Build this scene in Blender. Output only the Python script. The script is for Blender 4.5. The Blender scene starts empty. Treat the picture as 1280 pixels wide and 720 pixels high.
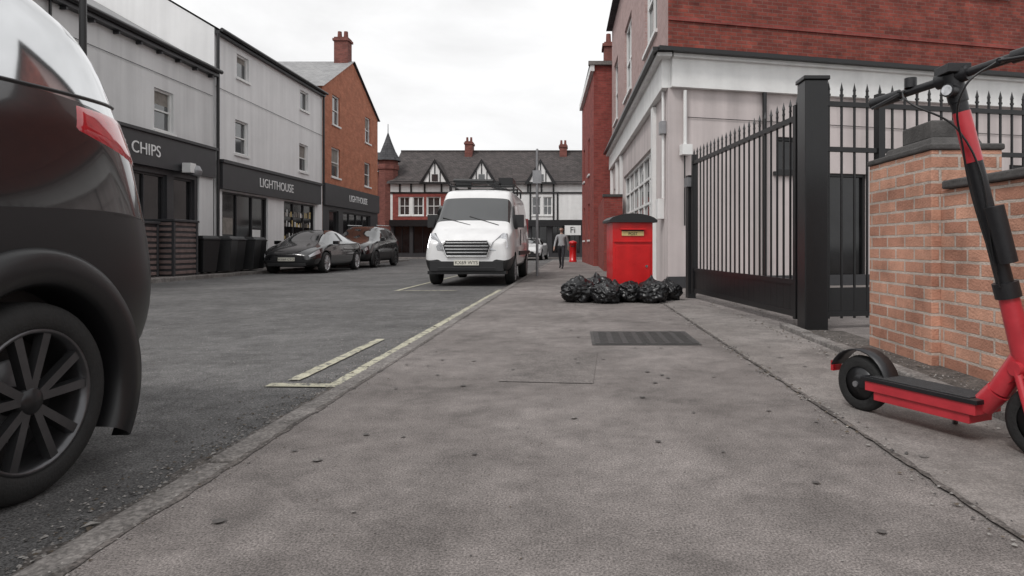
import bpy, bmesh, math, random
from mathutils import Vector, Matrix, noise, Euler
random.seed(7)
R=math.radians
scene=bpy.context.scene
col=scene.collection

# ------------------------------------------------------------------ materials
MATS={}
def base(name):
    m=bpy.data.materials.new(name); m.use_nodes=True
    nt=m.node_tree; p=nt.nodes['Principled BSDF']
    return m,nt,p
def M(name,c,rough=.7,var=.15,scale=3.0,bump=0.0,bscale=60,metal=0,coat=0,spec=.5,rvar=0.0,streak=0.0):
    if name in MATS: return MATS[name]
    m,nt,p=base(name); N=nt.nodes; L=nt.links
    tc=N.new('ShaderNodeTexCoord')
    src=tc.outputs['Object']
    n1=N.new('ShaderNodeTexNoise'); n1.inputs['Scale'].default_value=scale; n1.inputs['Detail'].default_value=4; n1.inputs['Roughness'].default_value=.65
    L.new(src,n1.inputs['Vector'])
    mr=N.new('ShaderNodeMapRange'); mr.inputs[1].default_value=.25; mr.inputs[2].default_value=.75
    mr.inputs[3].default_value=1-var; mr.inputs[4].default_value=1+var
    L.new(n1.outputs['Fac'],mr.inputs[0])
    val=mr.outputs[0]
    if streak>0:
        mp=N.new('ShaderNodeMapping'); mp.inputs['Scale'].default_value=(2.2,2.2,.12)
        L.new(src,mp.inputs['Vector'])
        n3=N.new('ShaderNodeTexNoise'); n3.inputs['Scale'].default_value=1.6; n3.inputs['Detail'].default_value=4
        L.new(mp.outputs[0],n3.inputs['Vector'])
        m3=N.new('ShaderNodeMapRange'); m3.inputs[1].default_value=.35; m3.inputs[2].default_value=.7
        m3.inputs[3].default_value=1; m3.inputs[4].default_value=1-streak
        L.new(n3.outputs['Fac'],m3.inputs[0])
        mu=N.new('ShaderNodeMath'); mu.operation='MULTIPLY'
        L.new(val,mu.inputs[0]); L.new(m3.outputs[0],mu.inputs[1]); val=mu.outputs[0]
    h=N.new('ShaderNodeHueSaturation'); h.inputs['Color'].default_value=(*c,1)
    L.new(val,h.inputs['Value'])
    L.new(h.outputs[0],p.inputs['Base Color'])
    p.inputs['Roughness'].default_value=rough; p.inputs['Metallic'].default_value=metal
    p.inputs['Coat Weight'].default_value=coat; p.inputs['Coat Roughness'].default_value=.05
    p.inputs['Specular IOR Level'].default_value=spec
    if rvar>0:
        r2=N.new('ShaderNodeMapRange'); r2.inputs[1].default_value=.3; r2.inputs[2].default_value=.7
        r2.inputs[3].default_value=max(0,rough-rvar); r2.inputs[4].default_value=rough+rvar
        L.new(n1.outputs['Fac'],r2.inputs[0]); L.new(r2.outputs[0],p.inputs['Roughness'])
    if bump>0:
        n2=N.new('ShaderNodeTexNoise'); n2.inputs['Scale'].default_value=bscale; n2.inputs['Detail'].default_value=3
        L.new(src,n2.inputs['Vector'])
        b=N.new('ShaderNodeBump'); b.inputs['Strength'].default_value=bump; b.inputs['Distance'].default_value=.01
        L.new(n2.outputs['Fac'],b.inputs['Height']); L.new(b.outputs[0],p.inputs['Normal'])
    MATS[name]=m; return m
def brick(name,c1,c2,cm,bw=.225,rh=.075,mort=.008,var=.25,bump=.5,rough=.85,offset=.5):
    m,nt,p=base(name); N=nt.nodes; L=nt.links
    tc=N.new('ShaderNodeTexCoord')
    bt=N.new('ShaderNodeTexBrick'); bt.inputs['Scale'].default_value=1
    bt.inputs['Brick Width'].default_value=bw; bt.inputs['Row Height'].default_value=rh
    bt.inputs['Mortar Size'].default_value=mort; bt.inputs['Mortar Smooth'].default_value=.2
    bt.inputs['Color1'].default_value=(*c1,1); bt.inputs['Color2'].default_value=(*c2,1); bt.inputs['Mortar'].default_value=(*cm,1)
    bt.offset=offset
    nz=N.new('ShaderNodeTexNoise'); nz.inputs['Scale'].default_value=14; nz.inputs['Detail'].default_value=1; L.new(tc.outputs['UV'],nz.inputs['Vector'])
    vm=N.new('ShaderNodeVectorMath'); vm.operation='SCALE'; vm.inputs['Scale'].default_value=.008
    L.new(nz.outputs['Color'],vm.inputs[0])
    va=N.new('ShaderNodeVectorMath'); va.operation='ADD'; L.new(tc.outputs['UV'],va.inputs[0]); L.new(vm.outputs[0],va.inputs[1])
    L.new(va.outputs[0],bt.inputs['Vector'])
    n1=N.new('ShaderNodeTexNoise'); n1.inputs['Scale'].default_value=2.2; n1.inputs['Detail'].default_value=6; n1.inputs['Roughness'].default_value=.75
    L.new(tc.outputs['UV'],n1.inputs['Vector'])
    mr=N.new('ShaderNodeMapRange'); mr.inputs[1].default_value=.3; mr.inputs[2].default_value=.7; mr.inputs[3].default_value=1-var; mr.inputs[4].default_value=1+var
    L.new(n1.outputs['Fac'],mr.inputs[0])
    h=N.new('ShaderNodeHueSaturation'); L.new(bt.outputs['Color'],h.inputs['Color']); L.new(mr.outputs[0],h.inputs['Value'])
    L.new(h.outputs[0],p.inputs['Base Color']); p.inputs['Roughness'].default_value=rough
    p.inputs['Specular IOR Level'].default_value=.25
    n2=N.new('ShaderNodeTexNoise'); n2.inputs['Scale'].default_value=70; L.new(tc.outputs['UV'],n2.inputs['Vector'])
    ad=N.new('ShaderNodeMath'); ad.operation='MULTIPLY_ADD'; ad.inputs[1].default_value=-1.0
    L.new(bt.outputs['Fac'],ad.inputs[0]); L.new(n2.outputs['Fac'],ad.inputs[2])
    b=N.new('ShaderNodeBump'); b.inputs['Strength'].default_value=bump; b.inputs['Distance'].default_value=.006
    L.new(ad.outputs[0],b.inputs['Height']); L.new(b.outputs[0],p.inputs['Normal'])
    MATS[name]=m; return m
def asphalt(name,c,c2,spk=.35,big=.25,crack=0.0,bump=.4,scale_spk=150,wear=None,stain=0.0):
    m,nt,p=base(name); N=nt.nodes; L=nt.links
    tc=N.new('ShaderNodeTexCoord'); src=tc.outputs['Object']
    nb=N.new('ShaderNodeTexNoise'); nb.inputs['Scale'].default_value=.6; nb.inputs['Detail'].default_value=6; nb.inputs['Roughness'].default_value=.65
    L.new(src,nb.inputs['Vector'])
    cr=N.new('ShaderNodeValToRGB'); cr.color_ramp.elements[0].position=.38; cr.color_ramp.elements[1].position=.64
    cr.color_ramp.elements[0].color=(*c,1); cr.color_ramp.elements[1].color=(*c2,1)
    L.new(nb.outputs['Fac'],cr.inputs[0])
    ns=N.new('ShaderNodeTexNoise'); ns.inputs['Scale'].default_value=scale_spk; ns.inputs['Detail'].default_value=2; ns.inputs['Roughness'].default_value=.75
    L.new(src,ns.inputs['Vector'])
    ms=N.new('ShaderNodeMapRange'); ms.inputs[1].default_value=.36; ms.inputs[2].default_value=.66; ms.inputs[3].default_value=1-spk; ms.inputs[4].default_value=1+spk
    L.new(ns.outputs['Fac'],ms.inputs[0])
    nm=N.new('ShaderNodeTexNoise'); nm.inputs['Scale'].default_value=6; nm.inputs['Detail'].default_value=6; nm.inputs['Roughness'].default_value=.8
    L.new(src,nm.inputs['Vector'])
    mm=N.new('ShaderNodeMapRange'); mm.inputs[1].default_value=.33; mm.inputs[2].default_value=.67; mm.inputs[3].default_value=1-big; mm.inputs[4].default_value=1+big
    L.new(nm.outputs['Fac'],mm.inputs[0])
    mu=N.new('ShaderNodeMath'); mu.operation='MULTIPLY'; L.new(ms.outputs[0],mu.inputs[0]); L.new(mm.outputs[0],mu.inputs[1])
    val=mu.outputs[0]
    if stain>0:
        nq=N.new('ShaderNodeTexNoise'); nq.inputs['Scale'].default_value=1.7; nq.inputs['Detail'].default_value=5; nq.inputs['Roughness'].default_value=.6; nq.inputs['Distortion'].default_value=.6
        L.new(src,nq.inputs['Vector'])
        mq=N.new('ShaderNodeMapRange'); mq.inputs[1].default_value=.50; mq.inputs[2].default_value=.66; mq.inputs[3].default_value=1; mq.inputs[4].default_value=1-stain
        L.new(nq.outputs['Fac'],mq.inputs[0])
        m4=N.new('ShaderNodeMath'); m4.operation='MULTIPLY'; L.new(val,m4.inputs[0]); L.new(mq.outputs[0],m4.inputs[1]); val=m4.outputs[0]
    if crack>0:
        vw=N.new('ShaderNodeVectorMath'); vw.operation='ADD'
        L.new(src,vw.inputs[0]); L.new(nb.outputs['Color'],vw.inputs[1])
        vo=N.new('ShaderNodeTexVoronoi'); vo.feature='DISTANCE_TO_EDGE'; vo.inputs['Scale'].default_value=.42
        L.new(vw.outputs[0],vo.inputs['Vector'])
        mc=N.new('ShaderNodeMapRange'); mc.inputs[1].default_value=0; mc.inputs[2].default_value=.006; mc.inputs[3].default_value=1-crack; mc.inputs[4].default_value=1
        L.new(vo.outputs['Distance'],mc.inputs[0])
        m2=N.new('ShaderNodeMath'); m2.operation='MULTIPLY'; L.new(val,m2.inputs[0]); L.new(mc.outputs[0],m2.inputs[1]); val=m2.outputs[0]
    colr=cr.outputs[0]
    if wear:
        nw=N.new('ShaderNodeTexNoise'); nw.inputs['Scale'].default_value=16; nw.inputs['Detail'].default_value=8; nw.inputs['Roughness'].default_value=.8
        L.new(src,nw.inputs['Vector'])
        mw=N.new('ShaderNodeMapRange'); mw.inputs[1].default_value=.42; mw.inputs[2].default_value=.50; L.new(nw.outputs['Fac'],mw.inputs[0])
        mx=N.new('ShaderNodeMix'); mx.data_type='RGBA'; L.new(mw.outputs[0],mx.inputs['Factor']); L.new(colr,mx.inputs['A']); mx.inputs['B'].default_value=(*wear,1)
        colr=mx.outputs['Result']
    h=N.new('ShaderNodeHueSaturation'); L.new(colr,h.inputs['Color']); L.new(val,h.inputs['Value'])
    L.new(h.outputs[0],p.inputs['Base Color']); p.inputs['Roughness'].default_value=.88; p.inputs['Specular IOR Level'].default_value=.3
    b=N.new('ShaderNodeBump'); b.inputs['Strength'].default_value=bump; b.inputs['Distance'].default_value=.005
    L.new(ns.outputs['Fac'],b.inputs['Height']); L.new(b.outputs[0],p.inputs['Normal'])
    MATS[name]=m; return m

RC1=(.095,.092,.091); RC2=(.140,.136,.134)
m_road=asphalt('asphalt_road',RC1,RC2,spk=.6,big=.3,crack=.25,bump=.5,scale_spk=120,stain=.15)
m_ground=asphalt('ground_mix',(.10,.10,.098),(.13,.13,.128),spk=.3)
m_pave=asphalt('asphalt_pavement',(.150,.134,.127),(.235,.212,.202),spk=.5,big=.24,crack=.1,bump=.35,scale_spk=150,stain=.26)
m_pave2=asphalt('pavement_patch',(.150,.135,.128),(.19,.172,.163),spk=.45,big=.24,bump=.35,stain=.2)
m_conc=asphalt('concrete_strip',(.185,.168,.158),(.26,.238,.226),spk=.32,big=.25,stain=.22)
m_soil=asphalt('dirt_edge',(.05,.044,.04),(.11,.098,.09),spk=.5,big=.5,scale_spk=70)
m_joint=asphalt('joint_dirt',(.085,.076,.07),(.15,.135,.127),spk=.5,big=.5,scale_spk=70)
m_kerb=asphalt('kerb_stone',(.15,.138,.13),(.22,.205,.195),spk=.35,big=.4,scale_spk=60)
m_paint_line=asphalt('worn_line_paint',RC1,RC2,spk=.25,big=.2,bump=.3,wear=(.46,.44,.34))
m_wallA=M('render_white_a',(.70,.70,.70),.85,.06,1.2,.2,50,streak=.16)
m_wallB=M('render_white_b',(.78,.78,.78),.85,.05,1.0,.2,50,streak=.12)
m_orange=brick('brick_orange',(.44,.17,.10),(.37,.13,.075),(.36,.2,.14),mort=.006)
m_redbrick=brick('brick_red_dark',(.25,.060,.044),(.15,.038,.031),(.17,.085,.07),mort=.009,var=.45)
m_redbrick2=brick('brick_red_far',(.30,.07,.058),(.22,.048,.042),(.2,.09,.075),mort=.007,var=.3)
m_chim=brick('brick_chimney',(.22,.08,.065),(.15,.055,.045),(.16,.09,.08),mort=.007,var=.3)
m_pinkbrick=brick('brick_pinkish',(.44,.31,.295),(.38,.26,.245),(.42,.35,.335),mort=.007,var=.15)
m_pillar=brick('brick_garden_wall',(.56,.305,.215),(.37,.18,.125),(.47,.40,.35),bw=.255,rh=.088,mort=.010,var=.4,bump=1.0)
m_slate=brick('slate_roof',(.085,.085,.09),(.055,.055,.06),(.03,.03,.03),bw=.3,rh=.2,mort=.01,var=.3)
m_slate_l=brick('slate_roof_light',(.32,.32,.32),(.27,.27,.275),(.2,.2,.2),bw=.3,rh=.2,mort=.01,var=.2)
m_tile=brick('tile_roof',(.09,.078,.076),(.06,.054,.053),(.03,.027,.027),bw=.25,rh=.16,mort=.01,var=.3)
m_cream=M('painted_wall_cream',(.57,.51,.50),.8,.08,1.5,.25,45,streak=.25)
m_whitep=M('white_paint_trim',(.78,.78,.77),.55,.07,3,.1,30,streak=.12)
m_dkfascia=M('dark_grey_fascia',(.035,.035,.038),.45,.15,3)
m_black=M('black_paint_metal',(.009,.009,.010),.38,.2,8,.1,80)
m_blackp=M('black_plastic',(.014,.014,.015),.5,.2,10,.1,200)
m_bump=M('satin_bumper',(.008,.008,.009),.36,.2,2,.03,200)
m_glass=M('window_glass',(.04,.043,.046),.06,.7,.9,spec=1.0,coat=.6)
m_glassd=M('shop_glass',(.010,.010,.011),.08,.8,2.0,spec=.6)
m_autoglass=M('vehicle_glass',(.010,.012,.013),.03,.3,1,spec=1.0,coat=1)
m_tint=M('rear_privacy_glass',(.62,.63,.64),.05,.15,1,spec=1.0,coat=1,metal=.9)
m_rubber=M('tyre_rubber',(.015,.015,.015),.8,.25,20,.3,90)
m_alloy=M('alloy_wheel',(.55,.55,.56),.3,.1,8,metal=.8)
m_alloyd=M('dark_alloy',(.04,.04,.042),.3,.2,8,metal=.6)
m_alloym=M('machined_alloy',(.11,.11,.115),.3,.25,8,metal=.8)
m_chrome=M('chrome_trim',(.7,.7,.7),.18,.1,5,metal=1)
m_red=M('postbox_red_paint',(.60,.008,.010),.38,.14,5,.05,40,coat=.25,rvar=.1,streak=.2)
m_taill=M('tail_light_red',(.42,.012,.02),.12,.25,25,coat=1)
m_headl=M('headlamp_lens',(.50,.51,.53),.12,.5,40,coat=1,metal=.3)
m_vanw=M('van_white_paint',(.76,.76,.76),.32,.06,2,coat=.6,streak=.08)
m_carblk=M('car_black_paint',(.008,.008,.009),.20,.3,2,coat=1)
m_carwht=M('car_white_paint',(.6,.6,.6),.3,.1,2,coat=1)
m_plate=M('number_plate',(.68,.66,.58),.4,.05,4)
m_text=M('text_white',(.75,.75,.75),.5,.03,4)
m_textk=M('text_black',(.01,.01,.01),.5,.03,4)
m_wood=M('brown_slats',(.16,.115,.107),.7,.4,6,.3,60)
m_bag=M('bin_bag_plastic',(.006,.006,.007),.32,.3,10,.5,25)
m_scred=M('scooter_red',(.46,.030,.042),.4,.2,9,.05,60,coat=.3,rvar=.12)
m_scblk=M('scooter_black',(.012,.012,.014),.42,.25,12,.1,120)
m_grip=M('deck_grip',(.035,.035,.037),.9,.3,60,.6,250)
m_stone=M('coping_stone',(.07,.066,.064),.85,.4,8,.5,60)
m_stonel=M('gravel_pale',(.28,.265,.25),.9,.4,30)
m_leaf=M('debris_brown',(.10,.08,.06),.9,.5,30)
m_gum=M('gum_stain',(.085,.078,.074),.8,.3,30)
m_skin=M('skin',(.42,.26,.2),.6,.05,10)
m_hair=M('hair_dark',(.02,.015,.012),.7,.2,40)
m_shirt=M('shirt_light',(.34,.34,.35),.85,.1,10)
m_trous=M('trousers_dark',(.025,.025,.03),.9,.15,12)
m_yellow=M('pale_label',(.60,.46,.20),.5,.1,10)
m_metal=M('galvanised_metal',(.28,.28,.29),.45,.15,10,metal=.6)
m_inter=M('shop_interior_pale',(.22,.2,.18),.8,.4,4)
m_iron=M('cast_iron_cover',(.05,.048,.047),.6,.35,25,.8,90,metal=.2)

# ------------------------------------------------------------------ mesh builder
def empty(name,loc=(0,0,0),rz=0,scale=(1,1,1)):
    e=bpy.data.objects.new(name,None); e.location=loc; e.rotation_euler=(0,0,rz); e.scale=scale
    e.empty_display_size=.2
    col.objects.link(e); return e
def pinv(e):
    m=Matrix.LocRotScale(e.location,e.rotation_euler,e.scale); return m.inverted()
class MB:
    def __init__(s): s.v=[];s.f=[];s.m=[];s.mats=[];s.M=Matrix.Identity(4);s.sm=[]
    def mi(s,mat):
        if mat not in s.mats: s.mats.append(mat)
        return s.mats.index(mat)
    def poly(s,pts,mat,smooth=False):
        i=len(s.v)
        for p in pts: s.v.append(s.M@Vector(p))
        s.f.append(tuple(range(i,i+len(pts)))); s.m.append(s.mi(mat)); s.sm.append(smooth)
    def grid(s,vs,fs,mat,smooth=False):
        i=len(s.v)
        for p in vs: s.v.append(s.M@Vector(p))
        k=s.mi(mat)
        for f in fs: s.f.append(tuple(i+a for a in f)); s.m.append(k); s.sm.append(smooth)
    def box(s,a,b,mat,rot=None,taper=1.0):
        x0,y0,z0=a;x1,y1,z1=b
        cx,cy=(x0+x1)/2,(y0+y1)/2
        vs=[]
        for z,t in((z0,1),(z1,taper)):
            for x,y in((x0,y0),(x1,y0),(x1,y1),(x0,y1)):
                vs.append(Vector((cx+(x-cx)*t,cy+(y-cy)*t,z)))
        if rot is not None:
            c=Vector(((x0+x1)/2,(y0+y1)/2,(z0+z1)/2)); vs=[rot@(v-c)+c for v in vs]
        s.grid(vs,[(3,2,1,0),(4,5,6,7),(0,1,5,4),(1,2,6,5),(2,3,7,6),(3,0,4,7)],mat)
    def tube(s,p0,p1,r,mat,r1=None,n=12,smooth=True):
        p0=Vector(p0);p1=Vector(p1); r1=r if r1 is None else r1
        d=(p1-p0).normalized(); a=d.orthogonal().normalized(); b=d.cross(a)
        vs=[];fs=[]
        for p,rr in((p0,r),(p1,r1)):
            for k in range(n):
                t=2*math.pi*k/n; vs.append(p+(a*math.cos(t)+b*math.sin(t))*rr)
        for k in range(n): fs.append((k,(k+1)%n,n+(k+1)%n,n+k))
        s.grid(vs,fs,mat,smooth)
        s.poly([vs[k] for k in range(n-1,-1,-1)],mat); s.poly([vs[n+k] for k in range(n)],mat)
    def lathe(s,prof,mat,c=(0,0,0),axis='x',n=32,smooth=True,a0=0,a1=360):
        c=Vector(c); full=(a1-a0)>=360; cnt=n if full else n+1
        vs=[];fs=[]
        for r,h in prof:
            for k in range(cnt):
                t=R(a0+(a1-a0)*k/n)
                if axis=='x': vs.append(c+Vector((h,r*math.cos(t),r*math.sin(t))))
                else: vs.append(c+Vector((r*math.cos(t),r*math.sin(t),h)))
        for i in range(len(prof)-1):
            for k in range(n):
                k2=(k+1)%cnt if full else k+1
                fs.append((i*cnt+k,i*cnt+k2,(i+1)*cnt+k2,(i+1)*cnt+k))
        s.grid(vs,fs,mat,smooth)
    def finish(s,name,parent=None,local=False,bevel=0,bseg=2):
        me=bpy.data.meshes.new(name); me.from_pydata([tuple(v) for v in s.v],[],s.f)
        for m in s.mats: me.materials.append(m)
        me.polygons.foreach_set('material_index',s.m); me.polygons.foreach_set('use_smooth',s.sm)
        uv=me.uv_layers.new(name='UVMap')
        for p in me.polygons:
            n=p.normal
            for li in p.loop_indices:
                co=me.vertices[me.loops[li].vertex_index].co
                if abs(n.z)>.9: uv.data[li].uv=(co.x,co.y)
                else:
                    t=Vector((-n.y,n.x,0)).normalized()
                    uv.data[li].uv=(co.dot(t),co.z if abs(n.z)<.2 else co.z/max(.3,math.sqrt(1-n.z*n.z)))
        me.update()
        o=bpy.data.objects.new(name,me); col.objects.link(o)
        if parent:
            o.parent=parent
            if not local: o.matrix_parent_inverse=pinv(parent)
        if bevel>0:
            b=o.modifiers.new('b','BEVEL'); b.width=bevel; b.segments=bseg; b.limit_method='ANGLE'; b.angle_limit=R(35)
            b.use_clamp_overlap=True
        return o
def text(body,loc,rot,size,mat,parent,name='lettering',align='CENTER',ext=.008,local=False):
    c=bpy.data.curves.new(name,'FONT'); c.body=body; c.size=size; c.extrude=ext; c.align_x=align; c.align_y='CENTER'
    c.materials.append(mat); o=bpy.data.objects.new(name,c); col.objects.link(o)
    o.location=loc; o.rotation_euler=rot; o.parent=parent
    if not local: o.matrix_parent_inverse=pinv(parent)
    return o
def frame_of(p0,p1):
    d=(Vector((p1[0]-p0[0],p1[1]-p0[1],0))); L=d.length; d.normalize()
    y=Vector((-d.y,d.x,0))
    m=Matrix(((d.x,y.x,0,p0[0]),(d.y,y.y,0,p0[1]),(0,0,1,0),(0,0,0,1)))
    return m,L
def wall(mb,p0,p1,z0,z1,mat,ops=(),depth=.14):
    m,L=frame_of(p0,p1); mb.M=m
    us=sorted(set([0,L]+[o['u0'] for o in ops]+[o['u1'] for o in ops]))
    vs=sorted(set([z0,z1]+[o['v0'] for o in ops]+[o['v1'] for o in ops]))
    for i in range(len(us)-1):
        for j in range(len(vs)-1):
            uc=(us[i]+us[i+1])/2; vc=(vs[j]+vs[j+1])/2
            if any(o['u0']<uc<o['u1'] and o['v0']<vc<o['v1'] for o in ops): continue
            mb.poly([(us[i],0,vs[j]),(us[i+1],0,vs[j]),(us[i+1],0,vs[j+1]),(us[i],0,vs[j+1])],mat)
    for o in ops:
        u0,u1,v0,v1=o['u0'],o['u1'],o['v0'],o['v1']; fr=o.get('frame',m_whitep); gl=o.get('glass',m_glass)
        d=o.get('depth',depth); w=o.get('fw',.06)
        rm=o.get('reveal',mat)
        mb.poly([(u0,0,v0),(u0,0,v1),(u0,d,v1),(u0,d,v0)],rm); mb.poly([(u1,0,v1),(u1,0,v0),(u1,d,v0),(u1,d,v1)],rm)
        mb.poly([(u0,0,v1),(u1,0,v1),(u1,d,v1),(u0,d,v1)],rm); mb.poly([(u1,0,v0),(u0,0,v0),(u0,d,v0),(u1,d,v0)],rm)
        mb.poly([(u0,d-.01,v0),(u1,d-.01,v0),(u1,d-.01,v1),(u0,d-.01,v1)],gl)
        if o.get('blind'):
            bz=v1-(v1-v0)*o['blind']; mb.poly([(u0,d-.013,bz),(u1,d-.013,bz),(u1,d-.013,v1),(u0,d-.013,v1)],m_inter)
        y0,y1=d-.07,d-.015
        mb.box((u0,y0,v0),(u0+w,y1,v1),fr); mb.box((u1-w,y0,v0),(u1,y1,v1),fr)
        mb.box((u0+w,y0,v0),(u1-w,y1,v0+w),fr); mb.box((u0+w,y0,v1-w),(u1-w,y1,v1),fr)
        nx,ny=o.get('nx',1),o.get('ny',1)
        for k in range(1,nx):
            x=u0+(u1-u0)*k/nx; mb.box((x-w*.35,y0+.006,v0+w),(x+w*.35,y1,v1-w),fr)
        for k in range(1,ny):
            z=v0+(v1-v0)*k/ny; mb.box((u0+w,y0+.009,z-w*.35),(u1-w,y1,z+w*.35),fr)
        if o.get('sill',True): mb.box((u0-.07,-.06,v0-.08),(u1+.07,.02,v0-.002),o.get('sillm',fr))
    return m,L
def W(u0,u1,v0,v1,**k): return dict(u0=u0,u1=u1,v0=v0,v1=v1,**k)

# ------------------------------------------------------------------ ground
RZ=-.06
g=MB(); g.poly([(-300,-120,RZ-.004),(300,-120,RZ-.004),(300,500,RZ-.004),(-300,500,RZ-.004)],m_ground); g.finish('ground')
g=MB()
g.poly([(-9.9,-30,RZ),(-1.3,-30,RZ),(-1.3,38,RZ),(-9.9,38,RZ)],m_road)
g.poly([(-60,38,RZ),(60,38,RZ),(60,44.6,RZ),(-60,44.6,RZ)],m_road); g.finish('road')
g=MB()
g.poly([(-1.26,-30,0),(30,-30,0),(30,37,0),(-1.26,37,0)],m_pave)
g.poly([(-1.26,37,-.07),(-1.26,37,0),(30,37,0),(30,37,-.07)],m_pave)
g.finish('pavement')
g=MB(); g.box((-14,-30,-.2),(-10.04,38,.03),m_pave); g.box((-40,44.75,-.2),(40,47,.03),m_pave); g.finish('pavement')
g=MB(); y=-3.0
while y<37:
    l=.9; j=random.uniform(-.006,.006)
    g.box((-1.385+j,y,-.2),(-1.262+j,y+l-.008,.002+random.uniform(-.006,.003)),m_kerb); y+=l
g.finish('kerb',bevel=.02,bseg=3)
g=MB(); y=-3
while y<38:
    g.box((-10.03,y,-.2),(-9.9,y+.9,.035),m_kerb); y+=.912
x=-40
while x<40:
    g.box((x,44.6,-.2),(x+.9,44.74,.035),m_kerb); x+=.912
g.finish('kerb',bevel=.012)
def strip(mb,x0,x1,y0,y1,z,mat,n=24,wob=.004):
    pr=None
    for i in range(n+1):
        y=y0+(y1-y0)*i/n; a=(x0+random.uniform(-wob,wob),y,z); b=(x1+random.uniform(-wob,wob),y,z)
        if pr: mb.poly([pr[0],pr[1],b,a],mat)
        pr=(a,b)
g=MB()
strip(g,-1.53,-1.45,3.98,12.6,RZ+.008,m_paint_line,80,.006)
strip(g,-1.84,-1.76,4.08,5.9,RZ+.008,m_paint_line,30,.006)
g.poly([(-1.90,3.90,RZ+.008),(-1.42,3.88,RZ+.008),(-1.42,3.97,RZ+.008),(-1.90,4.0,RZ+.008)],m_paint_line)
strip(g,-3.5,-3.42,12.4,19,RZ+.008,m_paint_line,30)
g.poly([(-3.5,12.3,RZ+.008),(-2.3,12.3,RZ+.008),(-2.3,12.39,RZ+.008),(-3.5,12.39,RZ+.008)],m_paint_line)
g.finish('road_marking')
g=MB(); strip(g,-1.50,-1.375,-1,30,RZ+.004,m_joint,400,.035); strip(g,-1.272,-1.248,-1,30,.003,m_joint,500,.010)
g.finish('gutter_dirt')
g=MB()
pts=[(-.46,3.78),(.10,3.72),(.16,4.8),(-.40,4.86)]
g.poly([(x,y,.004) for x,y in pts],m_pave2)
g.finish('pavement_patch')
g=MB()
g.poly([(.13,5.17,.006),(1.02,5.17,.006),(1.02,5.98,.006),(.13,5.98,.006)],m_stone)
g.box((.16,5.2,-.05),(.57,5.95,.011),m_iron); g.box((.585,5.2,-.05),(1.0,5.95,.011),m_iron)
for i in range(7):
    for j in range(12):
        g.box((.2+i*.115,5.24+j*.058,.011),(.27+i*.115,5.262+j*.058,.0135),m_iron)
g.finish('manhole_cover')
g=MB()
g.poly([(1.22,-4,.004),(2.0,-4,.004),(2.06,6.2,.004),(1.55,9.6,.004),(1.22,9.6,.004)],m_conc); g.finish('pavement_strip')
g=MB()
g.poly([(2.0,-4,.008),(2.5,-4,.008),(2.5,6.0,.008),(2.06,6.2,.008)],m_soil)
strip(g,1.205,1.228,0,9.5,.008,m_joint,200,.008)
g.finish('dirt')
g=MB(); y=-2
while y<6.0:
    x=1.97+.011*y; g.box((x-.05,y,-.1),(x+.05,y+.62,.045+random.uniform(-.006,.006)),m_kerb); y+=.635
g.finish('edging_kerb',bevel=.01)
g=MB()
def bit(x,y,z,s,mat):
    a=random.uniform(0,6.28); n=random.choice([3,4,5]); h=s*random.uniform(.2,.7)
    pts=[(x+s*math.cos(a+k*6.28/n)*random.uniform(.6,1),y+s*math.sin(a+k*6.28/n)*random.uniform(.5,1),z) for k in range(n)]
    top=(x,y,z+h)
    for k in range(n): g.poly([pts[k],pts[(k+1)%n],top],mat)
mixm=[m_leaf,m_stone,m_stonel,m_stonel,m_kerb]
for i in range(3600):
    y=1.2+random.random()**1.5*12; x=-1.40-abs(random.gauss(0,.14)); 
    bit(x,y,RZ+.004,random.uniform(.003,.011),random.choice(mixm))
for i in range(700):
    y=1.2+random.random()**1.5*9; x=-1.26+random.gauss(0,.05); bit(x,y,.003,random.uniform(.003,.007),random.choice(mixm))
for i in range(1600):
    y=random.uniform(1.2,9); x=random.uniform(-1.25,2.0)
    bit(x,y,.003,random.uniform(.0018,.005),random.choice(mixm))
for i in range(2000):
    y=random.uniform(1.0,9.3); x=random.choice([1.2+random.gauss(0,.04),1.90+random.gauss(0,.07),2.2+random.gauss(0,.1),2.25+random.gauss(0,.07)])
    bit(x,y,.007,random.uniform(.004,.013),random.choice(mixm))
for i in range(3200):
    y=1.2+random.random()**1.3*8; bit(-1.5-random.random()**1.4*3.2,y,RZ,random.uniform(.003,.008),random.choice(mixm))
g.finish('gravel')
g=MB()
for i in range(130):
    y=1.3+random.random()**1.2*12; x=random.uniform(-1.15,1.9); s_=random.uniform(.008,.02); n=8; z=.0065 if not(.1<x<1.05 and 5.1<y<6.1) else .015
    g.poly([(x+s_*math.cos(k*.785)*random.uniform(.75,1.1),y+s_*math.sin(k*.785)*random.uniform(.75,1.1),z) for k in range(n)],random.choice([m_gum,m_gum,m_kerb]))
g.finish('gum_spots')
g=MB()
for i in range(150):
    y=random.uniform(1.2,9); x=random.choice([-1.46+random.gauss(0,.05),2.2+random.gauss(0,.08),1.86+random.gauss(0,.04)])
    z=RZ+.006 if x<0 else .012; s_=random.uniform(.012,.028); a=random.uniform(0,6.3)
    ca,sa=math.cos(a)*s_,math.sin(a)*s_
    g.poly([(x-ca,y-sa,z),(x+sa*.45,y-ca*.45,z+s_*.3),(x+ca,y+sa,z+.003),(x-sa*.45,y+ca*.45,z+s_*.35)],random.choice([m_leaf,m_leaf,m_stonel]))
g.finish('fallen_leaves')

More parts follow.
